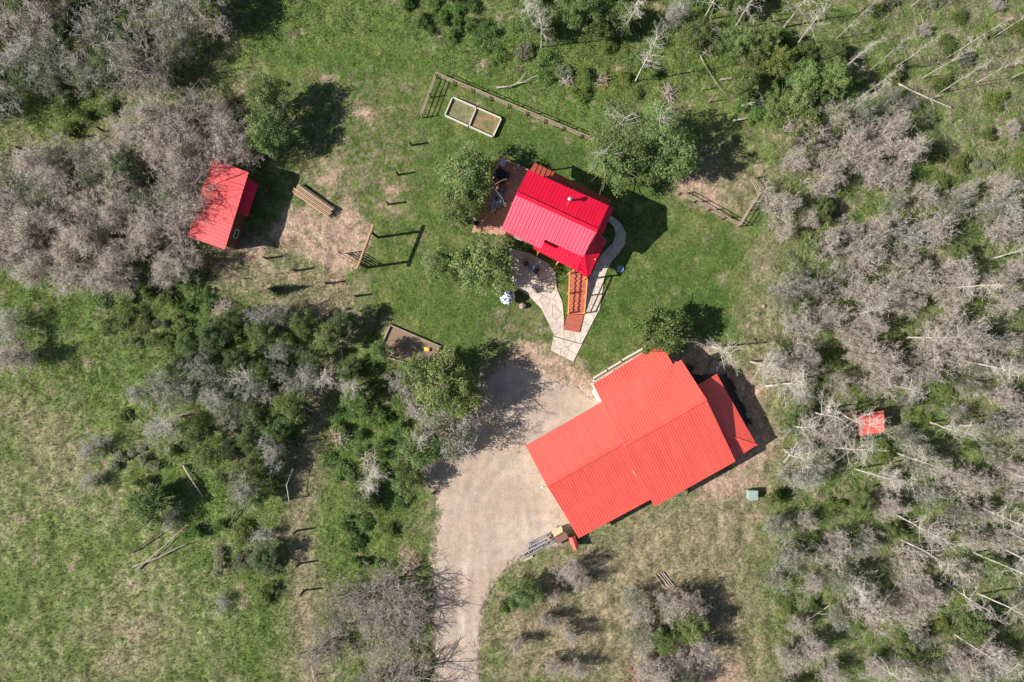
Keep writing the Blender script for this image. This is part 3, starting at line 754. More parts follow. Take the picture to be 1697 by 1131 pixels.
# main wing
mE0, mE1 = P(983, 637, 2.95), P(1071, 582, 2.95)
mL0, mL1 = P(997, 665, 3.55), P(1115, 604, 3.55)
mR0, mR1 = P(1033, 739, 4.7), P(1170, 661, 4.7)
mS0, mS1 = P(1085, 840, 3.15), P(1219, 765, 3.15)
mN1 = P(1129, 596.5, 3.53)
roof_slope('roof_slope', [mE0, mE1, P(1092, 577, 2.95), P(1105, 586, 3.2), mL1, mL0], (mL0 - mE0).xy, RO, big, .26, (.035, .012))
roof_slope('roof_slope', [mL0, mN1, mR1, mR0], (mR0 - mL0).xy, RO, big, .26, (.035, .012))
roof_slope('roof_slope', [mR0, mR1, mS1, mS0], (mS0 - mR0).xy, RO, big, .26, (.035, .024))
cap(mR0, mR1, .32, RO, big)
# east lower roof with a hip
eW, eN, eE, eH, eS, eWS = P(1152, 632, 3.0), P(1188, 620, 2.5), P(1254, 738, 2.15), P(1200, 721, 2.95), P(1224, 757, 2.3), P(1200, 770, 2.3)
roof_slope('porch_roof', [P(1150, 642, 3.15), eN, eE, eH], (eN - eW).xy, RO, big, .245, (.03, .02))
roof_slope('porch_roof', [eH, eE, eS, eWS, P(1190, 745, 2.7)], (mS0 - mR0).xy, RO, big, .26, (.035, .012))
cap(eH, eE, .2, RO, big, 'hip_cap', .03)
# walls
def foot(p, k, c): q = inset(p, c, k); return q
gc_ = (gNW + gSE) / 2
a, b, c_, d_ = inset(gNW, gc_, .028), inset(gSW, gc_, .034), inset(gSE, gc_, .05), inset(gNE, gc_, .03)
mg = inset(gR0, gc_, .038)
wall_piece(a, mg, 2.85, 4.1, .15, M['cream'], big); wall_piece(mg, b, 4.1, 2.65, .15, M['cream'], big)
wall_piece(b, c_, 2.6, 2.6, .15, M['cream'], big); wall_piece(d_, a, 2.8, 2.8, .15, M['cream'], big)
door(a, mg, .5, 3.0, 2.3, big, M['white_wood'], 'garage_door', 4); door(mg, b, .45, 3.0, 2.3, big, M['white_wood'], 'garage_door', 4)
for fr in (.2, .5, .8): window(b, c_, fr, 1.6, 1.1, .8, big)
mc = (mE0 + mS1) / 2
A1, A2, A3, A4 = inset(mE0, mc, .02), inset(mS0, mc, .045), inset(mS1, mc, .04), inset(mN1, mc, .05)
A5 = inset(mE1, mc, .04)
wall_piece(A1, inset(mR0, mc, .05), 2.85, 4.4, .15, M['cream'], big); wall_piece(inset(mR0, mc, .05), A2, 4.4, 3.0, .15, M['cream'], big)
wall_piece(A2, A3, 2.95, 2.95, .15, M['cream'], big); wall_piece(A3, inset(mR1, mc, .05), 2.95, 4.5, .15, M['cream'], big)
wall_piece(inset(mR1, mc, .05), A4, 4.5, 3.35, .15, M['cream'], big); wall_piece(A4, A5, 3.25, 2.8, .15, M['cream'], big); wall_piece(A5, A1, 2.85, 2.85, .15, M['cream'], big)
for fr in (.15, .4, .65, .88): window(A2, A3, fr, 1.7, 1.2, .9, big)
for fr in (.3, .7): window(A5, A1, fr, 1.7, 1.1, .9, big)
window(A3, inset(mR1, mc, .05), .5, 1.3, 1.2, .8, big); door(inset(mR1, mc, .05), A4, .4, 1.0, 2.1, big, M['amber'])
for q in ((1190, 626), (1212, 664), (1232, 700), (1250, 735), (1224, 752)):
    b_ = P(q[0], q[1], 2.0); MB().box((b_.x, b_.y, 1.0), (.14, .14, 2.0)).build('porch_post', M['rail'], big)
v0 = P(1051, 782, 3.8); vp = MB().tube((v0.x, v0.y, 3.35), (v0.x, v0.y, 4.0), .05, n=8).build('vent_pipe', M['steel'], big)
MB().tube((v0.x, v0.y, 4.0), (v0.x, v0.y, 4.1), .14, .05, n=10).build('vent_cap', M['steel'], vp)
MB().box((v0.x + .15, v0.y - .3, 3.62), (.08, .5, .05), R(15)).build('vent_bracket', M['steel'], big)
l0 = P(898.5, 808, 3.0); wl = MB().bar(l0 + Vector((.35, .1, .05)), l0, .05, .05).build('wall_lamp', M['black'], big)
MB().tube(l0 + Vector((0, 0, -.1)), l0 + Vector((0, 0, .12)), .15, .10, n=12).build('lamp_shade', M['paleblue'], wl)
done(big)

# hardscape round the big building
def sheet(name, pts, z, thick, mt, kind='structure', **kw):
    return tag(MB().slab(ccw([(P(x, y).x, P(x, y).y, z) for x, y in pts]), thick).build(name, mt), kind=kind, **kw)
sheet('concrete_step', [(980, 648), (988, 643), (1001, 664), (992, 668)], .16, .2, M['pale_pad'])
sheet('terrace', [(1136, 606), (1165, 620), (1195, 622), (1204, 619), (1240, 695), (1237, 708), (1222, 712), (1160, 660), (1130, 640)], .10, .15, M['concrete'])
rw = thing('retaining_wall', 'low retaining wall along the dark terrace east of the large building', 'wall', P(1220, 660, 0))
for (x0, y0, x1, y1) in ((1203, 617, 1223, 657), (1223, 657, 1243, 702), (1168, 619, 1135, 605)):
    k = max(2, int(math.hypot(x1 - x0, y1 - y0) / 9))
    for i in range(k):
        p, q = lerp(P(x0, y0), P(x1, y1), (i + .02) / k), lerp(P(x0, y0), P(x1, y1), (i + .98) / k)
        MB().bar(p + Vector((0, 0, .2)), q + Vector((0, 0, .2)), .22, .45 + random.uniform(-.02, .02)).build('block', M['post' if i % 3 else 'rock'], rw)
done(rw)
bn = thing('garden_bench', 'small tan wooden bench on the shaded terrace behind the large building', 'bench', Vector((P(1157, 617, .5).x, P(1157, 617, .5).y, .1)), R(-12))
for k in range(3): MB().box((0, -.16 + .16 * k, .45), (1.0, .13, .04)).build('seat_slat', M['tan'], bn)
MB().box((0, .3, .7), (1.0, .04, .3)).build('backrest', M['tan'], bn)
for sx in (-1, 1): MB().box((sx * .42, 0, .22), (.06, .45, .44)).build('leg', M['tan'], bn)
# flower bed with white edging timbers
bed = thing('flower_bed', 'narrow mulch bed edged with white timbers along the north side of the large building', 'flower bed', P(1025, 605, 0))
MB().slab(ccw([(P(x, y).x, P(x, y).y, .12) for x, y in ((984, 629), (1069, 578), (1074, 590), (990, 642))]), .2).build('mulch', M['mulch'], bed)
for (x0, y0, x1, y1) in ((983, 627, 1005, 613.5), (1007, 612, 1029, 599), (1031, 597, 1069, 575.5), (983, 629, 984.5, 637)):
    MB().bar(P(x0, y0) + Vector((0, 0, .12)), P(x1, y1) + Vector((0, 0, .12)), .16, .24).build('edging_timber', M['white_wood'], bed)
done(bed)
ub = thing('utility_box', 'pale green metal utility box standing in dry grass right of the large building', 'utility box', Vector((P(1246, 820, .4).x, P(1246, 820, .4).y, 0)))
MB().box((0, 0, .38), (.84, .86, .76)).build('cabinet', M['utility'], ub, bevel=.02); MB().box((0, 0, .79), (.92, .94, .06)).build('lid', M['utility'], ub, bevel=.015)
MB().box((-.15, -.5, .5), (.12, .06, .12)).build('latch', M['white_wood'], ub)

# ---- small cabin, west
cabin = tag(empty('cabin', P(362, 345, 0)), 'small cabin with coral red shed roof under bare trees at the left', 'cabin')
kNE, kSE, kSW, kNW = P(412, 286, 3.0), P(372.5, 414, 3.0), P(311, 392, 2.45), P(351, 263, 2.45)
roof_slope('roof_slope', [kNE, kSE, kSW, kNW], (kNE - kNW).xy, M['roof_cabin'], cabin, .34, (.04, .03), label='coral red ribbed roof')
kc = (kNE + kSW) / 2
c1, c2, c3, c4 = inset(kNE, kc, .1), inset(kSE, kc, .1), inset(kSW, kc, .1), inset(kNW, kc, .1)
wall_piece(c2, c1, 2.85, 2.85, .15, M['logwall'], cabin); wall_piece(c3, c2, 2.35, 2.85, .15, M['logwall'], cabin)
wall_piece(c4, c3, 2.35, 2.35, .15, M['logwall'], cabin); wall_piece(c1, c4, 2.85, 2.35, .15, M['logwall'], cabin)
window(c2, c1, .2, 1.4, .8, .7, cabin); door(c2, c1, .62, .95, 2.0, cabin, M['post']); window(c3, c2, .5, 1.4, .8, .7, cabin)
roof_slope('porch_roof', [P(409, 296, 2.45), P(427, 306, 2.1), P(410, 359.5, 2.1), P(391, 353, 2.45)], (kNE - kNW).xy, M['roof_crimson'], cabin, .34, (.035, .025))
for q in ((424, 308), (409, 355)):
    b_ = P(q[0], q[1], 2.0); MB().tube((b_.x, b_.y, 0), (b_.x, b_.y, 2.02), .06, n=8).build('porch_post', M['post'], cabin)
lp = P(387, 378, 1.8); wl = MB().tube(lp, lp + Vector((0, 0, .16)), .11, .06, n=10).build('wall_lamp', M['paleblue'], cabin)
done(cabin)

# ---- tiny red shed among the bare trees, right
sh = tag(empty('tiny_shed', P(1440, 700, 0)), 'tiny square shed with a flat red metal roof among bare trees at the right', 'shed')
q1, q2, q3, q4 = P(1424, 688, 2.1), P(1465, 680.5, 2.1), P(1466, 716, 2.3), P(1425.5, 723, 2.3)
roof_slope('roof_slope', [q1, q2, q3, q4], (q4 - q1).xy, RO, sh, .3, (.03, .025))
qc = (q1 + q3) / 2; w1, w2, w3, w4 = [inset(q, qc, .12) for q in (q1, q2, q3, q4)]
for a_, b_ in ((w4, w3), (w3, w2), (w2, w1), (w1, w4)): wall_piece(a_, b_, 2.1, 2.1, .1, M['logwall'], sh)
door(w4, w3, .5, .8, 1.8, sh, M['post']); done(sh)

# ---- little red-roofed bin house by the garage corner
bh = tag(empty('bin_shelter', P(951, 900, 0)), 'little red-roofed shelter at the south-west corner of the large building', 'shelter')
b1, b2, b3, b4 = P(942, 892, 1.0), P(953.5, 888.6, 1.0), P(959.6, 908.5, 1.0), P(950, 912, 1.0)
m0, m1 = (b1 + b2) / 2 + Vector((0, 0, .22)), (b3 + b4) / 2 + Vector((0, 0, .22))
roof_slope('roof_slope', [b1, m0, m1, b4], (m0 - b1).xy, RO, bh, .2, (.015, .012), .04); roof_slope('roof_slope', [m0, b2, b3, m1], (m0 - b1).xy, RO, bh, .2, (.015, .012), .04)
bc = (b1 + b3) / 2; MB().slab(ccw([Vector((inset(p, bc, .15).x, inset(p, bc, .15).y, .97)) for p in (b1, b2, b3, b4)]), 1.0).build('wall', M['logwall'], bh)
done(bh)

# ---- equipment by the garage corner
def ladder(x0, y0, x1, y1, z, label, w=.38, nr=11, mt='alu'):
    a, b = P(x0, y0, z), P(x1, y1, z); L = (b - a).length; rz = math.atan2(b.y - a.y, b.x - a.x); c = (a + b) / 2
    t_ = thing('ladder', label, 'ladder', c, rz, 'aluminium ladders beside the trailer')
    for s_ in (-1, 1): MB().box((0, s_ * w / 2, 0), (L, .05, .09)).build('side_rail', M[mt], t_)
    for i in range(nr): MB().box((-L / 2 + L * (i + .5) / nr, 0, 0), (.05, w - .05, .04)).build('rung', M['steel'], t_)
ladder(871, 905, 912, 886, .55, 'northernmost silver ladder lying by the garage corner', .42)
ladder(866, 915, 914, 891, .50, 'middle silver ladder of the three by the garage corner', .36, 13)
ladder(860, 924, 916, 896, .45, 'southernmost and longest silver ladder by the garage corner', .40, 15)
def sawhorse(px, py, rz, label):
    s_ = thing('sawhorse', label, 'sawhorse', P(px, py, 0), rz, 'sawhorses under the ladders')
    MB().box((0, 0, .38), (.09, 1.5, .09)).build('beam', M['post'], s_)
    for sy in (-.6, .6):
        for sx in (-1, 1): MB().bar((0, sy, .36), (sx * .25, sy, 0), .06, .04).build('leg', M['post'], s_)
sawhorse(876, 910, R(-28 + 0), 'dark sawhorse under the far end of the ladders'); sawhorse(904, 896, R(-28), 'dark sawhorse under the ladders nearest the trailer')
tr = thing('utility_trailer', 'small rusty utility trailer with a tan board leaning on it by the garage corner', 'trailer', P(929, 888, 0), R(28))
MB().box((0, 0, .5), (1.25, .85, .08)).build('bed', M['rust'], tr)
MB().box((-.05, .40, .72), (1.2, .04, .34)).build('side_board', M['rust'], tr); MB().box((.62, 0, .70), (.04, .8, .3)).build('tail_board', M['rust'], tr)
MB().slab(ccw([(-.55, .45, .95), (.45, .5, 1.0), (.55, .95, .55), (-.5, .95, .50)]), .03).build('tan_board', M['tan'], tr)
for sy in (-.55, .52):
    w_ = MB().tube((0, sy - .06, .28), (0, sy + .06, .28), .28, n=16).build('tyre', M['black'], tr); MB().tube((0, sy - .07, .28), (0, sy + .07, .28), .14, n=10).build('rim', M['steel'], w_)
MB().bar((-.6, 0, .45), (-1.25, 0, .4), .07, .07).build('drawbar', M['steel'], tr)
tag(MB().tube(P(909, 893, .55), P(909, 893, .9), .14, .10, n=12).build('gas_can', M['orange']), 'small orange can on the ladders by the trailer', 'can')
tag(MB().bar(P(868, 929, .08), P(883, 922, .08), .2, .12).build('plank', M['log_pale']), 'short pale plank in the grass below the ladders', 'plank')
rk = thing('hand_tools', 'bundle of dark poles leaning beside the trailer at the garage wall', 'poles', P(931, 876, 0))
for a_, b_ in (((-.5, .1, .05), (.4, .45, .9)), ((-.2, .0, .05), (.3, .6, .9)), ((-.45, .3, .05), (-.1, .1, .7))): MB().tube(a_, b_, .03, n=6).build('pole', M['black'], rk)

# ---- raised garden bed
gb = thing('raised_garden_bed', 'double raised garden bed of pale timbers inside the pole fence', 'garden bed', P(785, 193, 0))
hb = .34
g = [P(*q, hb) for q in ((750, 161), (831, 196), (817, 227), (737, 191))]; gm0, gm1 = P(789.5, 178, hb), P(777, 209, hb)
for a_, b_ in ((g[0], gm0), (gm0, g[1]), (g[1], g[2]), (g[2], gm1), (gm1, g[3]), (g[3], g[0]), (gm0, gm1)):
    d = (b_ - a_).normalized() * .07; MB().bar(a_ + d - Vector((0, 0, hb / 2)), b_ - d - Vector((0, 0, hb / 2)), .11, hb).build('timber', M['white_wood'], gb)
for pts, mt in (([g[0], gm0, gm1, g[3]], 'mulch'), ([gm0, g[1], g[2], gm1], 'mulch')):
    MB().slab(ccw([(p.x, p.y, .12) for p in pts]), .2).build('soil', M['bedgrass'] if pts[0] is g[0] else M['bedsoil'], gb)
done(gb)
# ---- sandbox
sbx = thing('sandbox', 'square sandbox with timber edging shaded by trees near the driveway', 'sandbox', P(678, 580, 0))
s4 = [P(*q, .25) for q in ((646.5, 539), (728, 574), (710, 612), (625, 588))]
for i in range(4):
    MB().bar(s4[i] - Vector((0, 0, .12)), s4[(i + 1) % 4] - Vector((0, 0, .12)), .12, .25).build('timber', M['rail'], sbx)
MB().slab(ccw([(p.x, p.y, .03) for p in s4]), .06).build('sand', mat('sand', (.29, .20, .145), .95, .1, noise=(3, .8, (.20, .17, .105)), bump=.5), sbx)
done(sbx)
ty = thing('toy_tray', 'small yellow and orange toy in the sandbox corner', 'toy', P(707.5, 579, .03), R(-10))
MB().box((0, 0, .08), (.5, .36, .10)).build('tray', M['yellow'], ty, bevel=.02); MB().box((.2, -.02, .16), (.14, .34, .12)).build('handle', M['orange'], ty)

# ---- fences, posts, gate
def pole_fence(label, pts, nper, h=1.15, rails=3, post_r=.06, mt='rail'):
    f = thing('pole_fence', label, 'fence', P(*pts[0][:2], 0))
    for i in range(len(pts) - 1):
        a, b = P(*pts[i][:2], h), P(*pts[i + 1][:2], h); n = nper[i]
        for k in range(n):
            p, q = lerp(a, b, k / n), lerp(a, b, (k + 1) / n)
            for r in range(rails):
                z = h - r * .40
                e_ = Vector((0, 0, 1)); d = (q - p).normalized() * .05; jit = random.uniform(-.02, .02)
                MB().tube(Vector((p.x, p.y, z + jit)) - d, Vector((q.x, q.y, z - jit)) + d, .042, .036, n=7).build('rail', M[mt], f)
        for k in range(n + (1 if i == len(pts) - 2 else 0)):
            p = lerp(a, b, k / n); nrm = Vector((-(b - a).y, (b - a).x, 0)).normalized() * -.13
            MB().tube((p.x + nrm.x, p.y + nrm.y, -.1), (p.x + nrm.x, p.y + nrm.y, h + .03), post_r, n=8).build('post', M['post'], f)
    done(f); return f
pole_fence('long split-pole fence north of the log house turning down at its west corner', [(697, 188), (722, 120), (995, 234)], [2, 9])
pole_fence('split-pole fence corner east of the log house lawn', [(1130, 317), (1228, 372), (1262, 318), (1248, 293)], [4, 2, 1])
def posts(items, label, group, mt='post', h=1.3, r=.11, name='fence_post'):
    ords = ['first', 'second', 'third', 'fourth', 'fifth', 'sixth', 'seventh']; me = None
    for i, (x, y) in enumerate(items):
        if me is None:
            o = MB().tube((0, 0, -.1), (0, 0, h), r, r * .9, n=9).build(name, M[mt]); me = o.data
        else: o = obj(name, me)
        o.location = P(x, y, 0); o.rotation_euler = (random.uniform(-.03, .03), random.uniform(-.03, .03), random.uniform(0, 3)); o.scale.z = random.uniform(.9, 1.08)
        tag(o, label % ords[i], 'post', group)
posts([(682, 241), (660, 290), (644, 339)], '%s dark post from the top in the row west of the log house', 'dark posts west of the log house')
posts([(443, 429), (491, 449), (543, 470), (591, 491)], '%s dark post from the left in the row below the small cabin', 'dark posts below the small cabin', h=1.2)
posts([(2, 258), (40, 249), (127, 228), (173, 218), (394, 170), (442, 264)], '%s dark post from the left in the row above the small cabin', 'dark posts above the small cabin')
posts([(1163, 150), (1174, 170), (1186, 191), (1198, 212)], '%s thin weathered post from the top, upper right of the lawn', 'thin posts at the upper right', 'rail', 1.3, .05)
posts([(1097, 23), (1092, 41)], '%s thin weathered post from the top in the grass near the top edge', 'thin posts near the top edge', 'rail', 1.3, .05)
posts([(535, 639), (514, 687), (503, 733)], '%s dark post from the top along the track left of the green thicket', 'dark posts along the west track')
posts([(492, 880), (498, 934), (504, 979)], '%s dark post from the top along the lower end of the west track', 'dark posts along the lower west track')
posts([(919, 965), (914, 1006), (902, 1017), (946, 1030), (921, 1080)], '%s dark post from the top among the young bare trees right of the driveway', 'dark posts right of the driveway', h=.9, r=.05)
pole_fence('single-rail fence of two pale poles in the brush at the lower left', [(485, 778), (475, 804), (479, 831)], [1, 1], 1.2, 1, .05, 'white_wood')
pole_fence('short pale single-rail fence at the bottom left of the driveway', [(514, 1092), (521, 1128)], [1], 1.2, 1, .05, 'white_wood')
# tall entry frame with a header log
en = thing('gate_frame', 'tall entry frame of two dark posts carrying a pale header log', 'gate frame', P(612, 412, 0))
hA, hB = P(619, 374, 3.3), P(592, 446, 3.3)
MB().tube(hA, hB, .14, .13, n=12).build('header_log', M['log'], en)
for t in (.15, .88):
    p = lerp(hA, hB, t); MB().tube((p.x, p.y, -.1), (p.x, p.y, 3.2), .13, n=10).build('post', M['post'], en)
done(en)
gt = thing('open_gate', 'dark five-bar gate standing open beside the entry frame', 'gate', P(600, 440, 0))
pB = lerp(hA, hB, .88); ga = Vector((pB.x - .1, pB.y, 0)); ge = P(567, 421, 0)
for k in range(5):
    z = .3 + k * .27; MB().bar((ga.x, ga.y, z), (ge.x, ge.y, z), .05, .09).build('bar', M['post'], gt)
for p in (ga, ge): MB().box((p.x, p.y, .8), (.09, .09, 1.35)).build('gate_stile', M['post'], gt)
MB().bar((ga.x, ga.y, 1.35), (ge.x, ge.y, .3), .04, .07).build('brace', M['post'], gt)
done(gt)

# ---- stack of poles
a0, b0 = P(493, 313, .3), P(548, 352, .3); d = (b0 - a0).normalized(); q = Vector((-d.y, d.x, 0)); k = 0
for layer, (n, z) in enumerate(((8, .20), (7, .34), (5, .46))):
    for i in range(n):
        off = (i - (n - 1) / 2) * .155; e0 = random.uniform(-.25, .15); e1 = random.uniform(-.2, .25)
        a = a0 + q * off + d * e0; b = b0 + q * off + d * e1; r = random.uniform(.052, .075)
        o = MB().tube((a.x, a.y, z), (b.x, b.y, z + random.uniform(-.02, .02)), r, r * .85, n=8).build('pole_log', M['log'] if (i + layer) % 3 else M['log_pale'])
        tag(o, 'peeled log in the log stack on bare earth right of the small cabin', 'log', 'logs in the stack right of the cabin')
for t in (.22, .82):
    c = lerp(a0, b0, t); o = MB().bar((c.x - q.x * .72, c.y - q.y * .72, .06), (c.x + q.x * .72, c.y + q.y * .72, .06), .12, .12).build('bearer', M['post'])
    tag(o, 'dark cross timber under the %s end of the log stack' % ('north-west' if t < .5 else 'south-east'), 'timber', 'timbers under the log stack')
for i, (x0, y0, x1, y1) in enumerate(((1091, 951, 1112, 977), (1095, 949, 1116, 976), (1099, 949, 1119, 974), (1086, 953, 1104, 977))):
    tag(MB().tube(P(x0, y0, .1), P(x1, y1, .1), .06, .05, n=7).build('pole_log', M['log_pale']), 'thin pale pole in the bundle lying above the lower bare grove', 'pole', 'poles bundled above the lower bare grove')

# ------------------------------------------------------------------ vegetation prototypes
def tubes_to_mesh(name, segs, mt, n=4):
    s = np.array(segs, float); a, b, r0, r1 = s[:, :3], s[:, 3:6], s[:, 6], s[:, 7]
    d = b - a; d /= np.linalg.norm(d, axis=1)[:, None] + 1e-9
    up = np.where(np.abs(d[:, 2:3]) < .9, [[0, 0, 1.]], [[1., 0, 0]])
    x = np.cross(d, up); x /= np.linalg.norm(x, axis=1)[:, None]; y = np.cross(x, d)
    V = []
    for p, r in ((a, r0), (b, r1)):
        for i in range(n):
            t = 2 * math.pi * i / n; V.append(p + (x * math.cos(t) + y * math.sin(t)) * r[:, None])
    V = np.stack(V, 1).reshape(-1, 3); m = len(s); base = np.arange(m)[:, None] * 2 * n
    F = np.concatenate([base + np.array([i, (i + 1) % n, n + (i + 1) % n, n + i])[None] for i in range(n)])
    return mesh_np(name, V, F, mt, smooth=True)

def ribbons(name, A, B, w, mt, rng, col=None):
    d = B - A; rv = rng.normal(size=A.shape); x = np.cross(d, rv); x /= np.linalg.norm(x, axis=1)[:, None] + 1e-9
    x *= (w / 2)[:, None]
    V = np.stack([A - x, A + x, B + x * .35, B - x * .35], 1).reshape(-1, 3); F = np.arange(len(A) * 4).reshape(-1, 4)
    return mesh_np(name, V, F, mt, col)

def grow(rng, stems, R_, Ht, levels=(6, 5), r0=.07, spread=1.0, wig=.25):
    """woody skeleton filling a dome of radius R_ and height Ht; returns segments and tips"""
    segs = []; tips = []
    def branch(p, d, L, r, lev):
        n = 3; q = p.copy()
        for i in range(n):
            d = d + rng.normal(size=3) * wig; d[2] += .04; d /= np.linalg.norm(d)
            e = q + d * L / n; segs.append((*q, *e, r * (1 - .25 * i / n), r * (1 - .25 * (i + 1) / n)))
            if lev < len(levels):
                for _ in range(levels[lev] // n + (rng.random() < (levels[lev] % n) / n)):
                    dd = d + rng.normal(size=3) * .75; dd[2] = dd[2] * .6 + .15; dd /= np.linalg.norm(dd)
                    branch(e, dd, L * rng.uniform(.45, .7), r * .5, lev + 1)
            q = e
        if lev >= len(levels): tips.append((q, d, L))
        else: tips.append((q, d, L * .5))
    for i in range(stems):
        a = 2 * math.pi * (i + rng.random()) / stems; k = rng.uniform(.15, 1) * spread
        top = np.array([math.cos(a) * R_ * k * .62, math.sin(a) * R_ * k * .62, Ht * (1 - .35 * k * k) * .72])
        st = np.array([math.cos(a) * .12, math.sin(a) * .12, -.1]); d = top - st; L = np.linalg.norm(d)
        branch(st, d / L, L, r0 * rng.uniform(.7, 1.1), 0)
    return segs, tips

def twigs(rng, tips, n, L=(.25, .6), w=(.014, .028), up=.25):
    A = []; B = []
    for p, d, l in tips:
        k = rng.poisson(n)
        for _ in range(k):
            s = p - d * rng.uniform(0, l * .8) + rng.normal(size=3) * .04
            dd = d * .7 + rng.normal(size=3) * .75; dd[2] += up; dd /= np.linalg.norm(dd)
            e = s + dd * rng.uniform(*L); A.append(s); B.append(e)
            for _ in range(2):
                m = s + (e - s) * rng.uniform(.3, .9); d3 = dd + rng.normal(size=3) * .8; d3 /= np.linalg.norm(d3)
                A.append(m); B.append(m + d3 * rng.uniform(L[0] * .5, L[1] * .6))
    A = np.array(A); B = np.array(B); return A, B, rng.uniform(w[0], w[1], len(A))

def leaves(name, rng, R_, z0, z1, nclump, per, size, cols, cr=.38, mt=None, holes=.0, shell=.5, extra=None):
    """leafy crown: clumps spread through a lumpy dome, every leaf a small quad"""
    C = []; 
    lob = [(rng.uniform(0, 6.28), rng.uniform(.15, .62), rng.uniform(.3, .6)) for _ in range(6)]
    while len(C) < nclump:
        a = rng.uniform(0, 6.28); u = rng.random() ** shell; ph = math.asin(rng.uniform(-.25, 1))
        rr = R_ * u * (.84 + .26 * math.sin(3 * a + lob[0][0]) * math.cos(2 * a + lob[1][0]))
        C.append((rr * math.cos(ph) * math.cos(a), rr * math.cos(ph) * math.sin(a), z0 + (z1 - z0) * (.4 + .6 * u * math.sin(ph))))
    C = np.array(C); N = nclump * per; ci = np.repeat(np.arange(nclump), per)
    sc = rng.uniform(.6, 1.35, nclump)[ci] * cr
    off = rng.normal(size=(N, 3)); off /= np.linalg.norm(off, axis=1)[:, None]; off *= (rng.random(N) ** .45)[:, None] * sc[:, None]; off[:, 2] *= .75
    p = C[ci] + off; p[:, 2] = np.maximum(p[:, 2], .05)
    nrm = rng.normal(size=(N, 3)) * .6 + off / (sc[:, None] + 1e-6) * .5; nrm[:, 2] += .7; nrm /= np.linalg.norm(nrm, axis=1)[:, None]
    t = np.cross(nrm, rng.normal(size=(N, 3))); t /= np.linalg.norm(t, axis=1)[:, None]; b = np.cross(nrm, t)
    s = rng.uniform(size[0], size[1], N)[:, None] * .5
    V = np.stack([p - t * s, p - b * s * .62, p + t * s, p + b * s * .62], 1).reshape(-1, 3); F = np.arange(N * 4).reshape(-1, 4)
    cols = np.array(cols); cc = cols[rng.integers(0, len(cols), nclump)][ci] * rng.uniform(.75, 1.25, N)[:, None]
    return mesh_np(name, V, F, mt or M['leaf'], np.repeat(cc, 4, 0))

GREEN = [(.195, .265, .082), (.240, .305, .110), (.155, .230, .066), (.290, .335, .145)]
DARKG = [(.120, .175, .066), (.145, .195, .078), (.170, .210, .105)]
PALEG = [(.240, .320, .105), (.200, .280, .088), (.290, .355, .140)]
YELG = [(.185, .235, .060), (.150, .210, .052), (.225, .255, .085)]
GREYG = [(.260, .285, .165), (.215, .245, .130), (.320, .320, .225)]
SPRING = [(.145, .245, .062), (.175, .270, .075), (.120, .210, .054)]
PROTO = {}
def proto(kind, n, fn): PROTO[kind] = [fn(np.random.default_rng(100 + hash_(kind) + i)) for i in range(n)]
def hash_(s): return sum(ord(c) * (i + 3) for i, c in enumerate(s)) % 997

def f_bare(rng, tw='twig_grey', nt=6.5, R_=2.4, Ht=3.6, w=(.018, .034)):
    segs, tips = grow(rng, 7, R_, Ht, (6, 5), .065)
    A, B, ww = twigs(rng, tips, nt, w=w)
    return tubes_to_mesh('bare_stems', segs, M['bark_grey'], 3), ribbons('bare_twigs', A, B, ww, M[tw], rng)
proto('bare', 5, f_bare)
proto('cool', 3, lambda r: f_bare(r, 'twig_cool', 5.0))
def f_big(rng):
    segs, tips = grow(rng, 6, 3.0, 5.6, (8, 6), .085, 1.1, .22)
    A, B, ww = twigs(rng, tips, 3.2, w=(.014, .026)); return tubes_to_mesh('tree_limbs', segs, M['bark_mid'], 4), ribbons('tree_twigs', A, B, ww, M['twig_brown'], rng)
proto('bigbare', 2, f_big)
def f_leafy(cols, R_=2.2, Ht=4.2, ncl=105, per=95, size=(.08, .18), bark='bark_grey', cr=.42, stems=4, z0=.9):
    def f(rng):
        segs, tips = grow(rng, stems, R_ * .9, Ht, (5,), .07)
        return tubes_to_mesh('leafy_stems', segs, M[bark], 4), leaves('leafy_crown', rng, R_, z0, Ht, ncl, per, size, cols, cr)
    return f
proto('green', 4, f_leafy(GREEN)); proto('dark', 3, f_leafy(DARKG)); proto('pale', 3, f_leafy(PALEG, 2.2, 5.0)); proto('yel', 2, f_leafy(YELG, 2.2, 3.4, 90, 85))
def f_mixed(rng):
    segs, tips = grow(rng, 6, 2.3, 3.8, (6, 4), .06)
    A, B, ww = twigs(rng, tips, 4.5, w=(.016, .03)); m1 = ribbons('mixed_twigs', A, B, ww, M['twig_cool'], rng)
    m2 = leaves('mixed_leaves', rng, 2.3, .6, 3.5, 70, 45, (.07, .15), GREYG, .45)
    return tubes_to_mesh('mixed_stems', segs, M['bark_grey'], 3), m1, m2
proto('mixed', 4, f_mixed)
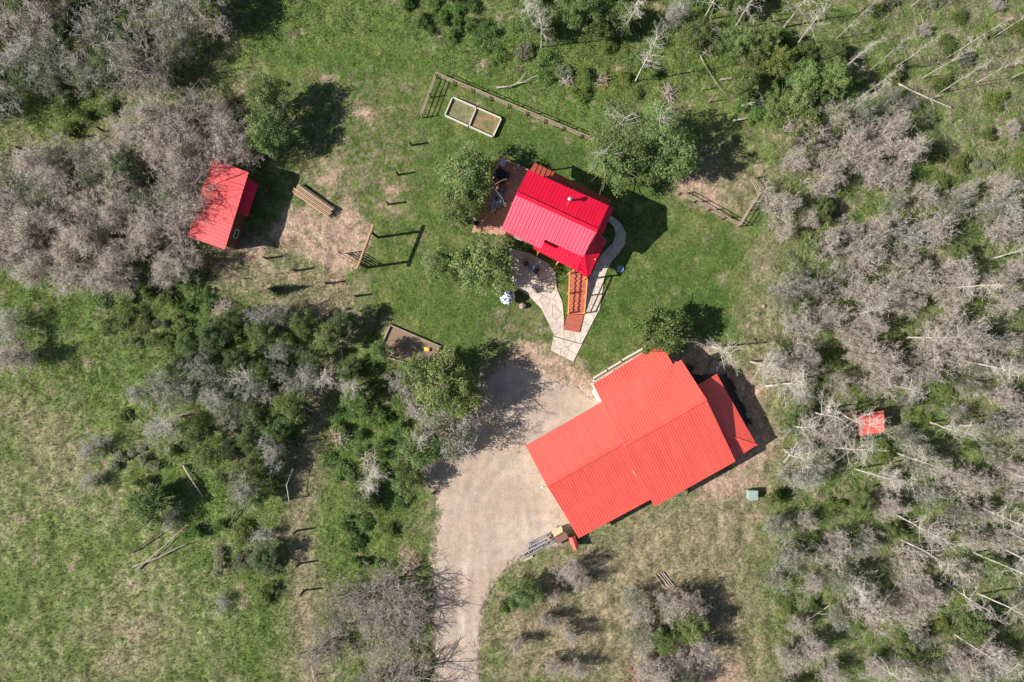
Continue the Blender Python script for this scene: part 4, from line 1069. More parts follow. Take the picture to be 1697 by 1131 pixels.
def f_aspen(cols, ncl, h=8.5, dens=62):
    def f(rng):
        segs = []; tips = []; p = np.array([0, 0, -.1]); lean = rng.normal(size=2) * .035; n = 9
        for i in range(n):
            e = p + np.array([lean[0] + rng.normal() * .035, lean[1] + rng.normal() * .035, h / n / 1.0]); f0 = 1 - i / n; f1 = 1 - (i + 1) / n
            segs.append((*p, *e, .014 + .085 * f0, .014 + .085 * f1))
            if i >= 3:
                for _ in range(4):
                    a = rng.uniform(0, 6.28); L = rng.uniform(.8, 2.0) * (1.25 - .6 * (i / n)); d = np.array([math.cos(a), math.sin(a), rng.uniform(.2, .8)]); d /= np.linalg.norm(d); q = e.copy()
                    for k in range(3):
                        d = d + rng.normal(size=3) * .28; d /= np.linalg.norm(d); g = q + d * L / 3; segs.append((*q, *g, .020 * (1 - k / 4), .020 * (1 - (k + 1) / 4)))
                        tips.append((g, d, L * .4)); q = g
            p = e
        A, B, ww = twigs(rng, tips, 1.5 if cols else 4.0, (.15, .55), (.011, .021), .1)
        out = [tubes_to_mesh('aspen_trunk', segs, M['bark_white'], 6), ribbons('aspen_twigs', A, B, ww, M['twig_white'], rng)]
        if cols: out.append(leaves('aspen_leaves', rng, 1.9, h * .38, h * 1.0, ncl, dens, (.07, .15), cols, .40))
        return tuple(out)
    return f
proto('aspen', 3, f_aspen(PALEG, 85)); proto('dead', 5, f_aspen(None, 0))
def f_conifer(rng):
    segs = [(0, 0, -.1, 0, 0, 2.9, .06, .01)]; A = []; B = []
    for i in range(900):
        z = rng.uniform(.15, 2.9); a = rng.uniform(0, 6.28); r = .85 * (1 - z / 3.0) * rng.uniform(.3, 1)
        s = np.array([math.cos(a) * r * .3, math.sin(a) * r * .3, z]); A.append(s); B.append(np.array([math.cos(a) * r, math.sin(a) * r, z - .05]))
    A = np.array(A); B = np.array(B); return tubes_to_mesh('conifer_trunk', segs, M['bark_grey'], 5), ribbons('conifer_needles', A, B, np.full(900, .08), mat('needles', (.075, .125, .04), .7, .2), rng)
proto('conifer', 1, f_conifer)
def f_low(cols):
    def f(rng):
        parts = []; V = []; C = []
        for k in range(4):
            a = rng.uniform(0, 6.28); d = rng.uniform(.1, 1.0); rr = rng.uniform(.35, .85)
            m = leaves('tmp', rng, rr, .05, rng.uniform(.45, 1.15), 16, 60, (.06, .14), cols, .27)
            n = len(m.vertices); v = np.empty(n * 3, np.float32); m.vertices.foreach_get('co', v); v = v.reshape(-1, 3); v[:, 0] += math.cos(a) * d; v[:, 1] += math.sin(a) * d
            c = np.empty(n * 4, np.float32); m.color_attributes['tint'].data.foreach_get('color', c); V.append(v); C.append(c.reshape(-1, 4)[:, :3]); bpy.data.meshes.remove(m)
        V = np.concatenate(V); C = np.concatenate(C)
        return tubes_to_mesh('low_stems', grow(rng, 5, 1.0, 1.0, (3,), .025)[0], M['bark_grey'], 3), mesh_np('low_leaves', V, np.arange(len(V)).reshape(-1, 4), M['leaf'], C)
    return f
proto('low', 4, f_low(SPRING)); proto('lowyel', 3, f_low(YELG)); proto('lowgrey', 2, f_low(GREYG))

BASE = {'bare': (2.4, 3.6), 'cool': (2.4, 3.6), 'bigbare': (3.0, 5.6), 'green': (2.2, 4.2), 'dark': (2.2, 4.2), 'pale': (2.2, 5.0), 'yel': (2.2, 3.4), 'mixed': (2.3, 3.8),
        'aspen': (1.8, 8.5), 'dead': (1.5, 8.5), 'conifer': (.85, 2.9), 'low': (1.35, 1.2), 'lowyel': (1.35, 1.2), 'lowgrey': (1.35, 1.2)}
NAME = {'bare': 'bare_shrub', 'cool': 'bare_shrub', 'bigbare': 'bare_tree', 'green': 'leafy_tree', 'dark': 'leafy_tree', 'pale': 'leafy_tree', 'yel': 'leafy_tree', 'mixed': 'half_leafed_shrub',
        'aspen': 'aspen_tree', 'dead': 'bare_aspen', 'conifer': 'young_conifer', 'low': 'low_bush', 'lowyel': 'low_bush', 'lowgrey': 'low_bush'}
CAT = {'bare': 'shrub', 'cool': 'shrub', 'bigbare': 'tree', 'mixed': 'shrub', 'low': 'bush', 'lowyel': 'bush', 'lowgrey': 'bush'}
cnt = {}
def plant(kind, px, py, rpx, h, label, group=None, base=False, tilt=None):
    """a tree whose crown shows at px, py (or whose foot stands there if base)"""
    ms = PROTO[kind]; i = cnt.get(kind, 0); cnt[kind] = i + 1; ms = ms[i % len(ms)]
    R0, H0 = BASE[kind]; zc = 0 if base else h * .6
    p = P(px, py, zc); rw_ = (rpx / S) * (H - zc) / H if rpx else R0 * h / H0
    o = empty(NAME[kind], (p.x, p.y, 0), random.uniform(0, 6.28)); o.scale = (rw_ / R0, rw_ / R0, h / H0)
    if tilt: o.rotation_euler = (R(tilt[0]), R(tilt[1]), o.rotation_euler.z)
    tag(o, label, CAT.get(kind, 'tree'), group)
    names = ['trunk' if kind in ('aspen', 'dead', 'conifer', 'bigbare', 'green', 'dark', 'pale', 'yel') else 'stems']
    if len(ms) == 3: names += ['twigs', 'crown']
    else: names += ['twigs' if kind in ('bare', 'cool', 'bigbare', 'dead') else 'crown']
    for n_, me in zip(names, ms):
        obj(n_, me, o)
    return o

taken = []
def fill(poly, kinds, spacing, rr, hh, label, group, seed, prob=1.0, base=False):
    rg = random.Random(seed); xs_ = [p[0] for p in poly]; ys_ = [p[1] for p in poly]; ptsx = []; tries = 0
    area = (max(xs_) - min(xs_)) * (max(ys_) - min(ys_))
    for _ in range(int(area / spacing ** 2 * 14)):
        x, y = rg.uniform(min(xs_), max(xs_)), rg.uniform(min(ys_), max(ys_))
        if sdf(poly, np.array([x]), np.array([y]))[0] > 0: continue
        if any((x - a) ** 2 + (y - b) ** 2 < spacing ** 2 for a, b in ptsx): continue
        ptsx.append((x, y))
    for x, y in ptsx:
        if rg.random() > prob or math.hypot(x - 1440, y - 706) < 44: continue
        k = rg.choices([q[0] for q in kinds], [q[1] for q in kinds])[0]; s = rg.random()
        pos = ('upper', 'middle', 'lower')[min(2, max(0, int(3 * (y - max(0, min(ys_))) / (min(1131, max(ys_)) - max(0, min(ys_))))))] + ' ' + ('left', 'centre', 'right')[min(2, max(0, int(3 * (x - max(0, min(xs_))) / (min(1697, max(xs_)) - max(0, min(xs_))))))]
        pos = pos.replace('middle centre', 'very centre').replace('middle ', '')
        sz = ('narrow', 'medium', 'broad')[int(s * 2.99)]; low = k.startswith('low'); b_ = k in ('bare', 'cool', 'bigbare', 'mixed'); gi = 1 if low else 0 if b_ else 2
        kind = {'bare': 'pinkish-grey leafless shrub', 'cool': 'cool grey leafless shrub', 'bigbare': 'leafless tree', 'mixed': 'half-leafed shrub', 'low': 'bright green bush', 'lowyel': 'yellow-green bush',
                'lowgrey': 'grey-green bush', 'green': 'green leafy tree', 'dark': 'dark leafy tree', 'pale': 'pale leafy tree', 'yel': 'yellow-green tree'}[k]
        lb = '%s %s, %s of %s' % (sz, kind, pos, label)
        if low: plant(k, x, y, 16 + 12 * s, rg.uniform(.7, 1.4), lb, group[1])
        else: plant(k, x, y, rr[0] + (rr[1] - rr[0]) * s, hh[0] + (hh[1] - hh[0]) * s, lb, group[gi])

exec_fill = fill
LB = lambda where: ('grey-brown leafless shrub of the thicket %s' % where, 'low bright green bush in the undergrowth %s' % where, 'leafy green tree growing %s' % where)
GB = lambda where: ('leafless shrubs %s' % where, 'low bushes %s' % where, 'leafy trees %s' % where)
def zone(poly, kinds, spacing, rr, hh, where, seed, prob=1.0): fill(poly, kinds, spacing, rr, hh, where, ('leafless shrubs, ' + where, 'low bushes, ' + where, 'leafy trees, ' + where), seed, prob)

zone([(-60, -60), (385, -60), (350, 45), (330, 90), (250, 140), (170, 120), (110, 140), (0, 175), (-60, 200)],
     [('mixed', 5), ('bare', 2), ('cool', 2), ('dark', 3)], 40, (26, 42), (3, 4.6), 'the top left corner thicket', 1)
zone([(20, 245), (130, 250), (210, 190), (330, 170), (395, 185), (400, 260), (345, 275), (305, 385), (325, 425), (270, 455), (170, 490), (80, 465), (10, 430), (-50, 400), (-50, 300)],
     [('bare', 12), ('cool', 1), ('mixed', 1.2)], 34, (26, 40), (3, 4.4), 'the bare thicket west of the cabin', 2)
zone([(170, 470), (330, 450), (350, 520), (440, 520), (300, 600), (170, 560)], [('lowyel', 4), ('low', 3), ('lowgrey', 1)], 27, (18, 26), (1.2, 2), 'the brush below the bare thicket', 3)
zone([(345, 520), (420, 505), (520, 545), (528, 580), (505, 640), (478, 700), (445, 770), (425, 840), (370, 820), (320, 760), (270, 720), (240, 650), (260, 590)],
     [('green', 6), ('cool', 2.5), ('mixed', 5), ('dark', 2)], 34, (22, 34), (2.8, 4.2), 'the thicket left of the track', 4)
zone([(575, 600), (620, 610), (680, 650), (685, 770), (675, 840), (600, 850), (560, 790), (560, 700)],
     [('low', 6), ('green', 2), ('lowyel', 2), ('cool', 1)], 29, (22, 32), (2, 3.4), 'the brush between track and driveway', 5)
zone([(560, 840), (650, 850), (652, 955), (575, 960)], [('low', 5), ('lowyel', 4), ('lowgrey', 2)], 32, (16, 24), (1, 2), 'the brush left of the lower driveway', 6)
zone([(540, 985), (600, 965), (660, 985), (690, 1010), (700, 1080), (690, 1180), (560, 1180), (530, 1060)], [('bigbare', 5), ('bare', 1)], 54, (40, 62), (2.8, 3.6), 'the bare grove at the lower driveway', 7)
zone([(840, -50), (1270, -50), (1270, 40), (1210, 100), (1130, 90), (1060, 60), (960, 50), (880, 30)], [('green', 3), ('low', 3), ('pale', 3), ('cool', 1)], 42, (24, 38), (2.5, 5), 'the brush along the top edge', 8)
zone([(760, 30), (850, 10), (1000, 60), (1130, 110), (1150, 140), (1060, 165), (1010, 215), (900, 120), (830, 100)], [('low', 5), ('lowyel', 4), ('lowgrey', 1)], 33, (16, 24), (.7, 1.2), 'the brush north-east of the long fence', 17, .85)
zone([(640, -30), (760, -30), (800, 40), (760, 60), (690, 35)], [('low', 5), ('lowyel', 1)], 24, (16, 24), (1, 2), 'the brush above the long fence', 9)
zone([(1225, 60), (1330, 50), (1420, 110), (1400, 190), (1330, 240), (1260, 200), (1215, 130)], [('green', 4), ('pale', 2), ('yel', 2), ('low', 3)], 33, (22, 34), (2.4, 4.6), 'the upper right green thicket', 10)
zone([(1300, 240), (1400, 180), (1470, 160), (1540, 220), (1620, 300), (1750, 280), (1750, 640), (1480, 620), (1290, 600), (1285, 440), (1290, 340)],
     [('bare', 10), ('cool', .6), ('mixed', 3), ('lowyel', 1.5), ('lowgrey', 1.5), ('green', 1)], 36, (18, 36), (2.6, 4.6), 'the woods right of the lawn', 11, .96)
zone([(1300, 610), (1480, 630), (1750, 650), (1750, 1180), (1310, 1180), (1300, 1040), (1265, 940), (1270, 860), (1330, 790)],
     [('bare', 8), ('cool', .5), ('mixed', 3), ('low', .7), ('lowyel', 1.6), ('lowgrey', 1.4), ('green', .6)], 38, (17, 34), (2.4, 4.4), 'the lower right woods', 12, .9)
zone([(1425, -40), (1740, -40), (1740, 270), (1600, 270), (1500, 170)], [('lowgrey', 4), ('lowyel', 4), ('bare', 2.5), ('mixed', 1)], 38, (12, 20), (1, 2), 'the upper right clearing', 13, .7)
zone([(1050, 985), (1110, 975), (1150, 1000), (1160, 1060), (1140, 1160), (1060, 1160), (1030, 1050)], [('bare', 6), ('mixed', 1), ('green', 1.2)], 31, (22, 34), (2.6, 4.0), 'the small grove right of the driveway', 14)
zone([(0, 170), (150, 165), (240, 195), (100, 220), (0, 225)], [('lowyel', 4)], 34, (12, 18), (.6, 1), 'the yellow-green strip at the left', 15, .6)
zone([(180, 650), (250, 700), (300, 760), (350, 840), (430, 860), (452, 880), (445, 1000), (400, 1000), (300, 880), (200, 800)], [('lowyel', 3), ('lowgrey', 2), ('cool', 2), ('low', 1)], 40, (16, 26), (1, 2), 'the edge of the left meadow', 16, .8)

one = plant
one('bigbare', 322, 285, 54, 5.4, 'large leafless tree overhanging the roof of the small cabin')
one('bigbare', 235, 105, 60, 5.4, 'large leafless tree casting a forked shadow at the upper left')
one('bigbare', 290, 215, 62, 5.0, 'wide leafless tree above the small cabin')
one('bare', 380, 225, 34, 4, 'leafless shrub touching the leafy tree above the small cabin')
one('green', 350, 20, 25, 4.6, 'round bright green tree at the top left edge of the lawn')
one('green', 447, 158, 44, 5.0, 'upper of two dark green trees above the small cabin')
one('green', 440, 220, 44, 4.8, 'lower of two dark green trees above the small cabin')
one('mixed', 465, 195, 22, 4.2, 'thin tree between the two dark green trees above the small cabin')
one('dark', 205, 275, 36, 3.8, 'dark green tree inside the bare thicket at the left')
one('green', 190, 310, 26, 3.2, 'green tree inside the bare thicket below the dark one')
one('bare', 20, 590, 36, 3.4, 'pinkish leafless shrub at the left edge of the meadow'); one('cool', 5, 535, 26, 3, 'grey leafless shrub cut by the left edge')
one('green', 778, 294, 54, 6.0, 'leafy tree at the north-west of the log house deck')
one('green', 762, 348, 46, 5.2, 'darker leafy tree beside the west deck')
one('green', 800, 437, 58, 5.6, 'round leafy tree at the left of the flagstone patio')
one('green', 725, 438, 34, 3.2, 'small leafy shrub on the lawn left of the patio tree'); one('cool', 715, 435, 14, 3.1, 'grey leafless twigs inside the small shrub left of the patio tree')
one('aspen', 1020, 212, 50, 7.4, 'pale green aspen at the east end of the north fence')
one('pale', 1035, 265, 52, 6.6, 'pale green tree right of the log house roof')
one('aspen', 1003, 258, 40, 6.6, 'slim pale green aspen nearest the north corner of the log house')
one('pale', 1118, 262, 48, 6.6, 'light green tree west of the fenced corner'); one('aspen', 1085, 205, 42, 7.4, 'aspen between two light green trees behind the log house')
one('yel', 1096, 548, 56, 4.8, 'yellow-green tree touching the north corner of the large building')
one('green', 735, 640, 58, 6.4, 'tall green tree at the left edge of the driveway'); one('green', 762, 660, 46, 5.8, 'dark tree nearest the driveway gravel')
one('mixed', 742, 712, 56, 5.8, 'grey-green tree overhanging the driveway'); one('green', 690, 615, 36, 4.6, 'green tree at the lower corner of the sandbox')
one('bare', 668, 640, 26, 3.8, 'leafless grey shrub below the sandbox'); one('bare', 690, 670, 20, 3.6, 'leafless grey shrub left of the driveway tree')
one('green', 700, 745, 42, 5.2, 'green tree casting its trunk shadow on the driveway'); one('dark', 570, 535, 26, 3.2, 'dark green shrub at the edge of the lawn above the track')
one('dark', 610, 515, 12, 1.6, 'tiny dark bush on the lawn above the sandbox'); one('conifer', 451, 480, 17, 2.6, 'young conifer on the dry grass below the small cabin')
one('green', 545, 560, 30, 3.6, 'green tree at the top of the track'); one('green', 630, 580, 22, 3.0, 'small green tree left of the sandbox')
one('green', 865, 985, 34, 2.8, 'dark green bush right of the lower driveway'); one('low', 840, 1010, 20, 1.4, 'low green bush at the lower driveway edge')
one('bare', 948, 945, 24, 3.0, 'leafless young tree below the little red shelter'); one('bare', 958, 965, 18, 2.6, 'leafless young tree below its taller neighbour under the shelter')
one('green', 240, 838, 42, 3.6, 'round dark green bush casting shade in the left meadow'); one('cool', 152, 745, 26, 2.2, 'grey fan-shaped dead bush in the left meadow')
one('cool', 150, 800, 18, 1.8, 'small grey dead bush below the fan-shaped one'); one('cool', 225, 650, 20, 1.6, 'grey dead bush at the upper edge of the left meadow')
one('dark', 435, 925, 30, 2.6, 'dark shrub at the right edge of the left meadow'); one('cool', 365, 1000, 16, 1.2, 'small grey dead shrub in the lower left meadow')
one('yel', 1282, 825, 16, 1.8, 'bright green bush right of the utility box'); one('yel', 1370, 395, 30, 3.0, 'bright green tree inside the right-hand thicket')
one('green', 1345, 410, 26, 3.0, 'green tree at the edge of the right-hand thicket'); one('low', 1350, 905, 24, 1.8, 'bright green bush in the lower right woods')

# white-stemmed bare aspens: foot positions
ORD = 'first second third fourth fifth sixth seventh eighth ninth tenth eleventh twelfth thirteenth fourteenth fifteenth sixteenth seventeenth eighteenth nineteenth twentieth twenty-first twenty-second'.split()
_one = one
rowi = [0]
def one(kind, x, y, rp, h, label, group=None, base=False):
    if group:
        if group != getattr(one, 'g', None): one.g = group; one.n = 0
        label = label + ', ' + ORD[one.n] + ' from the left'; one.n += 1
    return _one(kind, x, y, rp, h, label, group, base)
for x, y, h in sorted(((1372, 78, 8), (1388, 119, 8), (1377, 134, 7.5), (1438, 119, 8), (1476, 116, 8.5), (1528, 130, 7.5), (1567, 98, 8), (1618, 138, 7),
                (1648, 61, 8), (1674, 131, 7), (1557, 154, 7), (1417, 168, 7.5), (1510, 12, 8), (1399, 190, 7))):
    one('dead', x, y, 11, h, 'slender white bare aspen in the upper right clearing', 'bare aspens in the upper right clearing', True)
for x, y, h in sorted(((1053, 136, 8.6), (897, 78, 8), (870, 50, 8), (1030, 60, 7.5), (1215, 50, 8), (1165, 35, 7.5), (1300, 45, 8), (1320, 75, 7))):
    one('dead', x, y, 24, h, 'white bare aspen among green brush at the top edge', 'bare aspens at the top edge', True)
for x, y, h in sorted(((1181, 574, 6.5), (1245, 600, 8), (1270, 640, 8), (1297, 703, 8), (1300, 745, 7), (1344, 682, 7), (1387, 682, 8), (1375, 740, 7))):
    one('dead', x, y, 34, h, 'spreading white bare aspen right of the large building', 'bare aspens by the large building', True)
for x, y, h in sorted(((1417, 777, 10), (1487, 751, 8), (1464, 635, 7), (1462, 839, 11), (1478, 888, 10.5), (1606, 831, 8), (1650, 773, 9), (1650, 873, 9), (1641, 899, 10), (1614, 916, 11),
                (1622, 985, 9), (1583, 1052, 9), (1540, 700, 7), (1600, 600, 7), (1500, 560, 7), (1560, 960, 8), (1410, 520, 6.5), (1560, 480, 6.5), (1640, 430, 6.5), (1390, 950, 7), (1440, 1090, 8))):
    one('dead', x, y, 26, h, 'tall white bare aspen in the lower right woods', 'bare aspens in the lower right woods', True)
for x, y, h in sorted(((700, 715, 6), (590, 640, 5.2), (640, 780, 5), (560, 620, 5), (618, 790, 5), (430, 620, 5), (300, 690, 4.5))):
    one('dead', x, y, 24, h, 'pale bare tree among the green brush left of the driveway', 'pale bare trees left of the driveway', True)

for x, y, r_ in sorted(((1360, 350, 24), (1330, 500, 22), (1590, 420, 20), (1500, 1080, 26), (1420, 1030, 22), (1480, 880, 20))): one('green', x, y, r_, 2.6, 'green bush among leafless shrubs on the right', 'green bushes on the right')
for x, y, r_ in sorted(((918, 990, 13), (915, 1035, 14), (855, 1070, 14), (945, 1060, 13), (940, 1045, 12), (920, 1105, 18), (955, 1115, 20), (900, 1030, 12), (1075, 1110, 24), (1145, 1020, 22))):
    one('bare', x, y, r_, 2.4, 'leafless young tree in the open grass right of the driveway', 'leafless young trees right of the driveway')
# fallen trunks
def fallen(x0, y0, x1, y1, r, label, kink=6, mt='log_pale', br=3, z=.25):
    segs = []; n = 6; pts = []
    for i in range(n + 1):
        t = i / n; k = math.sin(t * 3.1) * kink * .5 + random.uniform(-1, 1) * kink * .2; dx_, dy_ = x1 - x0, y1 - y0; l = math.hypot(dx_, dy_)
        pts.append(P(x0 + dx_ * t - dy_ / l * k, y0 + dy_ * t + dx_ / l * k, z + .15 * t))
    for i in range(n): segs.append((*pts[i], *pts[i + 1], r * (1 - .6 * i / n), r * (1 - .6 * (i + 1) / n)))
    for _ in range(br):
        i = random.randint(2, n - 1); d = (pts[i + 1] - pts[i]).normalized(); a = random.choice((-1, 1)) * random.uniform(.5, .9)
        e = Vector((d.x * math.cos(a) - d.y * math.sin(a), d.x * math.sin(a) + d.y * math.cos(a), .2)) * random.uniform(.6, 1.5)
        segs.append((*pts[i], *(pts[i] + e), r * .4, r * .12))
    tag(obj('fallen_trunk', tubes_to_mesh('fallen_trunk', segs, M[mt], 6)), label, 'fallen trunk')
fallen(822, 147, 891, 124, .11, 'fallen white trunk just above the long pole fence', 8, 'bark_white', 1)
fallen(1474, 131, 1576, 179, .11, 'fallen white trunk crossing the upper right clearing', 4, 'bark_white')
fallen(1560, 707, 1697, 694, .16, 'long fallen grey trunk right of the tiny red shed', 5, 'bark_white', 4)
fallen(1299, 767, 1322, 732, .16, 'short thick leaning grey trunk right of the large building', 3, 'log_pale', 0)
fallen(225, 946, 310, 870, .09, 'pale thin fallen trunk crossing another in the left meadow', 2, 'log_pale', 0)
fallen(220, 940, 308, 902, .12, 'tan split fallen trunk in the left meadow', 4, 'log_pale', 1)
fallen(213, 918, 275, 876, .08, 'dark thin fallen trunk at the top of the crossed trunks in the left meadow', 3, 'post', 2)
fallen(275, 876, 342, 874, .06, 'dark thin horizontal branch in the left meadow', 3, 'post', 1)
fallen(304, 771, 337, 825, .15, 'straight pale fallen log beside the green brush at the left', 1, 'log_pale', 0)
fallen(1313, 1043, 1375, 1003, .09, 'thin white leaning pole in the lower right thicket', 2, 'bark_white', 3)
fallen(1160, 92, 1200, 155, .05, 'thin weathered fallen pole below the large brush pile', 4, 'log_pale', 1)
fallen(1193, 132, 1245, 122, .12, 'short fallen log at the right of the brush pile', 2, 'log_pale', 0)
fallen(1228, 176, 1265, 160, .15, 'thick white fallen trunk in the upper right brush', 4, 'bark_white', 4)
fallen(1215, 200, 1236, 197, .12, 'short white log below the thick white fallen trunk', 0, 'bark_white', 0)
fallen(1412, 445, 1430, 400, .14, 'forked dead trunk in the right-hand thicket', 5, 'log_pale', 3)
fallen(1490, 1010, 1505, 1030, .08, 'short bent branch in the lower right woods', 4, 'log_pale', 1)
fallen(1430, 720, 1440, 735, .1, 'short white log just below the tiny red shed', 2, 'bark_white', 1)
fallen(210, 680, 228, 705, .06, 'small bent grey branch at the top of the left meadow', 5, 'log_pale', 1)
fallen(385, 780, 430, 735, .06, 'thin pale dead branch in the brush left of the track', 4, 'log_pale', 3)
fallen(380, 870, 432, 775, .05, 'long thin dead branch in the brush at the lower left', 5, 'bark_grey', 3)

# brush piles
stick_me = [tubes_to_mesh('stick', [(-.5, 0, 0, 0, .04 * k, .03, .022, .018), (0, .04 * k, .03, .5, -.03 * k, 0, .018, .008)], None, 4) for k in (-1, 0, 1, 2)]
for sm, mt in zip(stick_me, ('log_pale', 'bark_white', 'log_pale', 'rail')): sm.materials.append(M[mt])
rusty = stick_me[0].copy(); rusty.materials.clear(); rusty.materials.append(mat('red_stick', (.36, .17, .11), .9, .1, noise=(5, .6, (.25, .14, .10)), rnd=.2))
def pile(px, py, rpx, h, n, label, mts=stick_me):
    b = thing('brush_pile', label, 'brush pile', P(px, py, 0)); r = rpx / S
    for i in range(n):
        u = random.random() ** .6; a = random.uniform(0, 6.28); o = obj('stick', random.choice(mts), b)
        o.location = (u * r * math.cos(a), u * r * math.sin(a), h * (1 - u) * random.uniform(.4, 1) + .08)
        o.rotation_euler = (0, random.uniform(-.35, .35), random.uniform(0, 6.28)); s = random.uniform(.8, 1.9); o.scale = (s, 1.4, 1.4)
pile(373, 514, 17, .9, 80, 'grey brush pile in green undergrowth below the small cabin')
pile(1178, 68, 24, 1.0, 110, 'large brush pile of pale sticks near the top edge right of centre')
pile(1105, 158, 12, .5, 45, 'small brush pile of pale sticks north-east of the log house')
pile(999, 135, 9, .4, 26, 'small reddish stick pile in the grass above the long fence', [rusty, stick_me[0]])
pile(562, 722, 17, .7, 60, 'pinkish brush pile beside the track left of the driveway', [rusty] + stick_me[:2])
pile(1060, 1118, 18, .8, 55, 'reddish brush pile at the bottom edge below the bare grove', [rusty, rusty, stick_me[1]])
pile(940, 132, 9, .3, 22, 'flat scatter of grey sticks in the grass above the long fence')
pile(612, 765, 20, .6, 40, 'loose pale sticks in green brush left of the driveway', stick_me[:2])
pile(80, 150, 18, .5, 30, 'loose grey sticks at the edge of the top left thicket', stick_me[:2])
pile(405, 765, 14, .4, 24, 'reddish stick heap in the brush left of the track', [rusty, stick_me[1]])

# ------------------------------------------------------------------ grass, straw and undergrowth (uncountable)
def scatter(n, seed, reach=1.08):
    rg = np.random.default_rng(seed)
    x = rg.uniform(-50 * reach, 50 * reach, n); y = rg.uniform(-33.5 * reach, 33.5 * reach, n); return rg, x, y
KEEP_OUT = [[(983, 637), (1092, 580), (1129, 600), (1170, 640), (1188, 622), (1250, 735), (1085, 835), (959, 890), (875, 742), (985, 668)],
            [(886, 280), (1009, 340), (966, 440), (840, 385)], [(408, 290), (372, 408), (318, 390), (352, 270)], [(830, 262), (884, 287), (838, 390), (782, 385), (800, 335)],
            [(646, 540), (728, 574), (710, 612), (626, 588)], [(1428, 690), (1462, 684), (1463, 714), (1428, 718)]] + chunks
def tufts(name, n, seed, hgt, wid, blades, weightf, colf, spread=.9, stuffcol=None, zoff=0):
    rg, x, y = scatter(n, seed); X, Y = x * S + CX, -y * S + CY
    w = weightf(X, Y)
    ok = rg.random(n) < w
    for p in KEEP_OUT: ok &= sdf(p, X, Y) > 2
    ok &= sdf(DRIVE, X, Y) > -3 + rg.normal(size=n) * 3
    x, y, X, Y = x[ok], y[ok], X[ok], Y[ok]; m = len(x)
    c = colf(X, Y, rg); z = ground_z(x, y)
    base = np.stack([x, y, z + zoff], 1); base = np.repeat(base, blades, 0); c = np.repeat(c, blades, 0) * rg.uniform(.7, 1.35, m * blades)[:, None]
    a = rg.uniform(0, 6.28, m * blades); h = rg.uniform(hgt[0], hgt[1], m * blades); l = h * rg.uniform(.2, 1, m * blades) * spread; ww = rg.uniform(wid[0], wid[1], m * blades)
    base[:, :2] += rg.normal(size=(m * blades, 2)) * .07
    tip = base + np.stack([np.cos(a) * l, np.sin(a) * l, h], 1)
    sx = np.stack([-np.sin(a) * ww, np.cos(a) * ww, np.zeros_like(a)], 1) * .5
    V = np.stack([base - sx, base + sx, tip], 1).reshape(-1, 3)
    tag(obj(name, mesh_np(name, V, np.arange(len(V)).reshape(-1, 3), M['grass'], np.repeat(c, 3, 0))), kind='stuff', label=stuffcol, cat=None)
def w_meadow(X, Y): return np.clip(1 - wz(LAWN, X, Y, 30, 12, 62) * .93, 0, 1) * np.clip(1.1 - wz(DIRT, X, Y, 14, 10, 41), 0, 1) * (.35 + .9 * fbm(X * .03, Y * .03, 90))
TRACK = [(535, 600), (562, 600), (548, 700), (526, 780), (514, 860), (528, 1000), (536, 1180), (498, 1180), (486, 1000), (478, 880), (482, 800), (508, 700)]
def c_match(X, Y, rg):
    c = ground_colour(X, Y) * np.array((1.10, 1.14, 1.0)) * rg.uniform(.65, 1.45, len(X))[:, None]
    st = rg.random(len(X)) < .16 * (1 - wz(LAWN, X, Y, 30, 10, 62)); c[st] = c[st] * .4 + np.array((.24, .21, .13)); return c
def c_straw(X, Y, rg): return np.array((.36, .32, .20)) * rg.uniform(.6, 1.25, len(X))[:, None]
tufts('meadow_grass', 190000, 301, (.08, .24), (.022, .045), 5, w_meadow, c_match, stuffcol='rough green and tan meadow grass')
tufts('lawn_grass', 60000, 302, (.04, .10), (.03, .05), 4, lambda X, Y: wz(LAWN, X, Y, 20, 12, 62) * .8 * (1 - .85 * wz(DIRT, X, Y, 14, 10, 41)), c_match, stuffcol='short lawn grass round the log house')
tufts('dry_straw', 42000, 303, (.15, .45), (.018, .034), 4, lambda X, Y: np.clip(wz(DRY, X, Y, 60, 30, 31) * .9 + .15 - wz(LAWN, X, Y, 30, 10, 62), 0, 1) * np.clip((fbm(X * .08, Y * .08, 91) - .38) * 4, 0, 1), c_straw, stuffcol='dry straw in the rough grass')

def leafcover(name, n, seed, weightf, cols, size, hmax, label):
    rg, x, y = scatter(n, seed); X, Y = x * S + CX, -y * S + CY; cl = fbm(X * .075, Y * .075, seed, 3)
    ok = rg.random(n) < weightf(X, Y) * np.clip((cl - .36) * 5, 0, 1)
    for p in KEEP_OUT: ok &= sdf(p, X, Y) > 4
    ok &= sdf(DRIVE, X, Y) > 2
    x, y, cl = x[ok], y[ok], cl[ok]; m = len(x); top = np.clip((cl - .36) * 3.2, .08, 1) * hmax
    p = np.stack([x, y, ground_z(x, y) + top * rg.random(m) ** .4 + .03], 1)
    nrm = rg.normal(size=(m, 3)) * .5; nrm[:, 2] += 1; nrm /= np.linalg.norm(nrm, axis=1)[:, None]
    t = np.cross(nrm, rg.normal(size=(m, 3))); t /= np.linalg.norm(t, axis=1)[:, None]; b = np.cross(nrm, t); s = rg.uniform(size[0], size[1], m)[:, None] * .5
    V = np.stack([p - t * s, p - b * s * .6, p + t * s, p + b * s * .6], 1).reshape(-1, 3)
    cc = np.array(cols)[rg.integers(0, len(cols), m)] * rg.uniform(.7, 1.3, m)[:, None]
    tag(obj(name, mesh_np(name, V, np.arange(m * 4).reshape(-1, 4), M['grass'], np.repeat(cc, 4, 0))), kind='stuff', label=label)
TG = lambda X, Y: wz(TALLGREEN, X, Y, 50, 30, 21) * (1 - wz(TRACK, X, Y, 14, 10, 24))
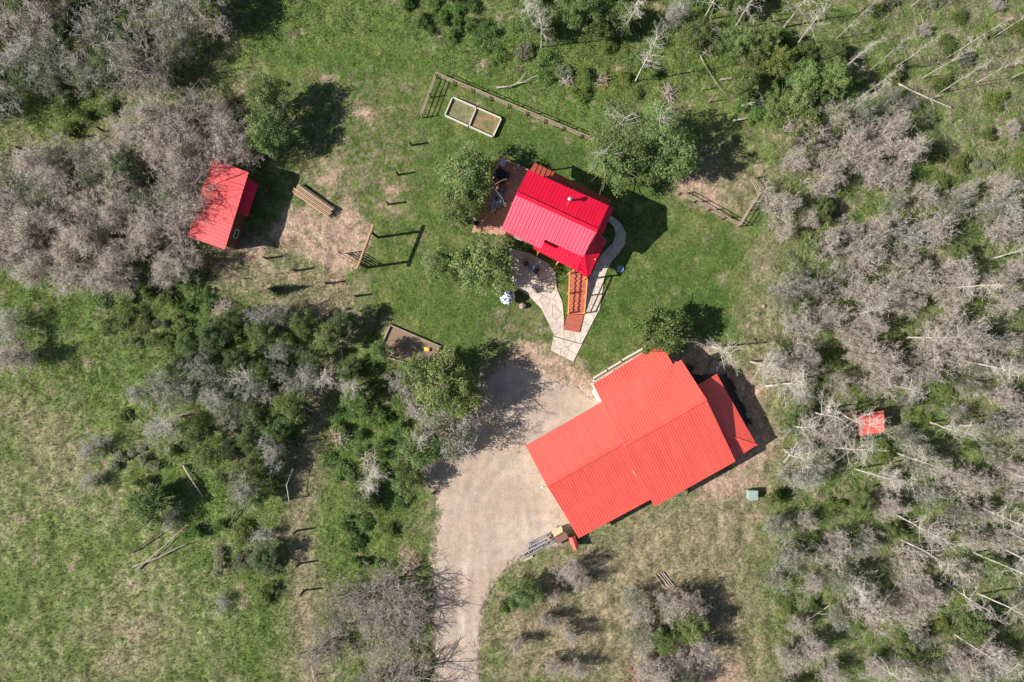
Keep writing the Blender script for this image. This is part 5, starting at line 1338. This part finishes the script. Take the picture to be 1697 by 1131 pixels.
leafcover('undergrowth', 420000, 401, lambda X, Y: TG(X, Y), SPRING + YELG + GREEN, (.07, .15), .75, 'dense leafy green undergrowth')
WOOD = [[(1290, 220), (1500, 170), (1750, 300), (1750, 1180), (1300, 1180), (1270, 900), (1300, 780), (1280, 560)], [(-50, -50), (380, -50), (330, 120), (0, 170)], [(0, 240), (390, 180), (330, 430), (180, 500), (0, 440)]]
leafcover('woodland_ground_cover', 560000, 402, lambda X, Y: wz(WOOD, X, Y, 40, 20, 22) * 1.0, GREEN + SPRING + YELG, (.07, .15), .7, 'green ground cover between the leafless shrubs')

def litter(name, n, seed, weightf, cols, L, w, hmax, label):
    rg, x, y = scatter(n, seed); X, Y = x * S + CX, -y * S + CY
    cl = fbm(X * .05, Y * .05, seed, 3); ok = rg.random(n) < weightf(X, Y) * np.clip((cl - .38) * 5, 0, 1)
    for p in KEEP_OUT: ok &= sdf(p, X, Y) > 6
    ok &= sdf(DRIVE, X, Y) > 8
    x, y = x[ok], y[ok]; m = len(x); a = rg.uniform(0, 3.14, m); l = rg.uniform(L[0], L[1], m) / 2; z = ground_z(x, y) + rg.random(m) ** 2 * hmax + .06
    d = np.stack([np.cos(a) * l, np.sin(a) * l, rg.normal(size=m) * .06], 1); p = np.stack([x, y, z], 1)
    me = ribbons(name, p - d, p + d, rg.uniform(w[0], w[1], m), M['grass'], rg)
    at_ = me.color_attributes.new('tint', 'FLOAT_COLOR', 'POINT'); c = np.ones((m * 4, 4), np.float32)
    c[:, :3] = np.repeat(np.array(cols)[rg.integers(0, len(cols), m)] * rg.uniform(.6, 1.2, m)[:, None], 4, 0); at_.data.foreach_set('color', c.ravel())
    tag(obj(name, me), kind='stuff', label=label)
litter('dead_twig_litter', 150000, 501, lambda X, Y: wz(WOOD + [[(1430, -40), (1740, -40), (1740, 280), (1480, 180)]], X, Y, 40, 20, 23), [(.50, .43, .37), (.42, .35, .31), (.56, .47, .38), (.40, .30, .24)], (.25, .9), (.018, .04), .35, 'dead twigs and sticks on the woodland floor')
litter('brush_litter', 60000, 502, lambda X, Y: TG(X, Y) * .5, [(.45, .42, .37), (.36, .34, .30)], (.2, .7), (.015, .03), .4, 'dead twigs in the green undergrowth')

leafcover('clearing_ground_cover', 260000, 403, lambda X, Y: wz([[(1400, -60), (1760, -60), (1760, 320), (1480, 200)], [(700, 40), (1260, 20), (1180, 150), (1010, 220), (840, 110)]], X, Y, 50, 25, 25) * .9, YELG + GREYG + GREEN, (.06, .14), .45, 'leafy green growth in the clearing and behind the long fence')
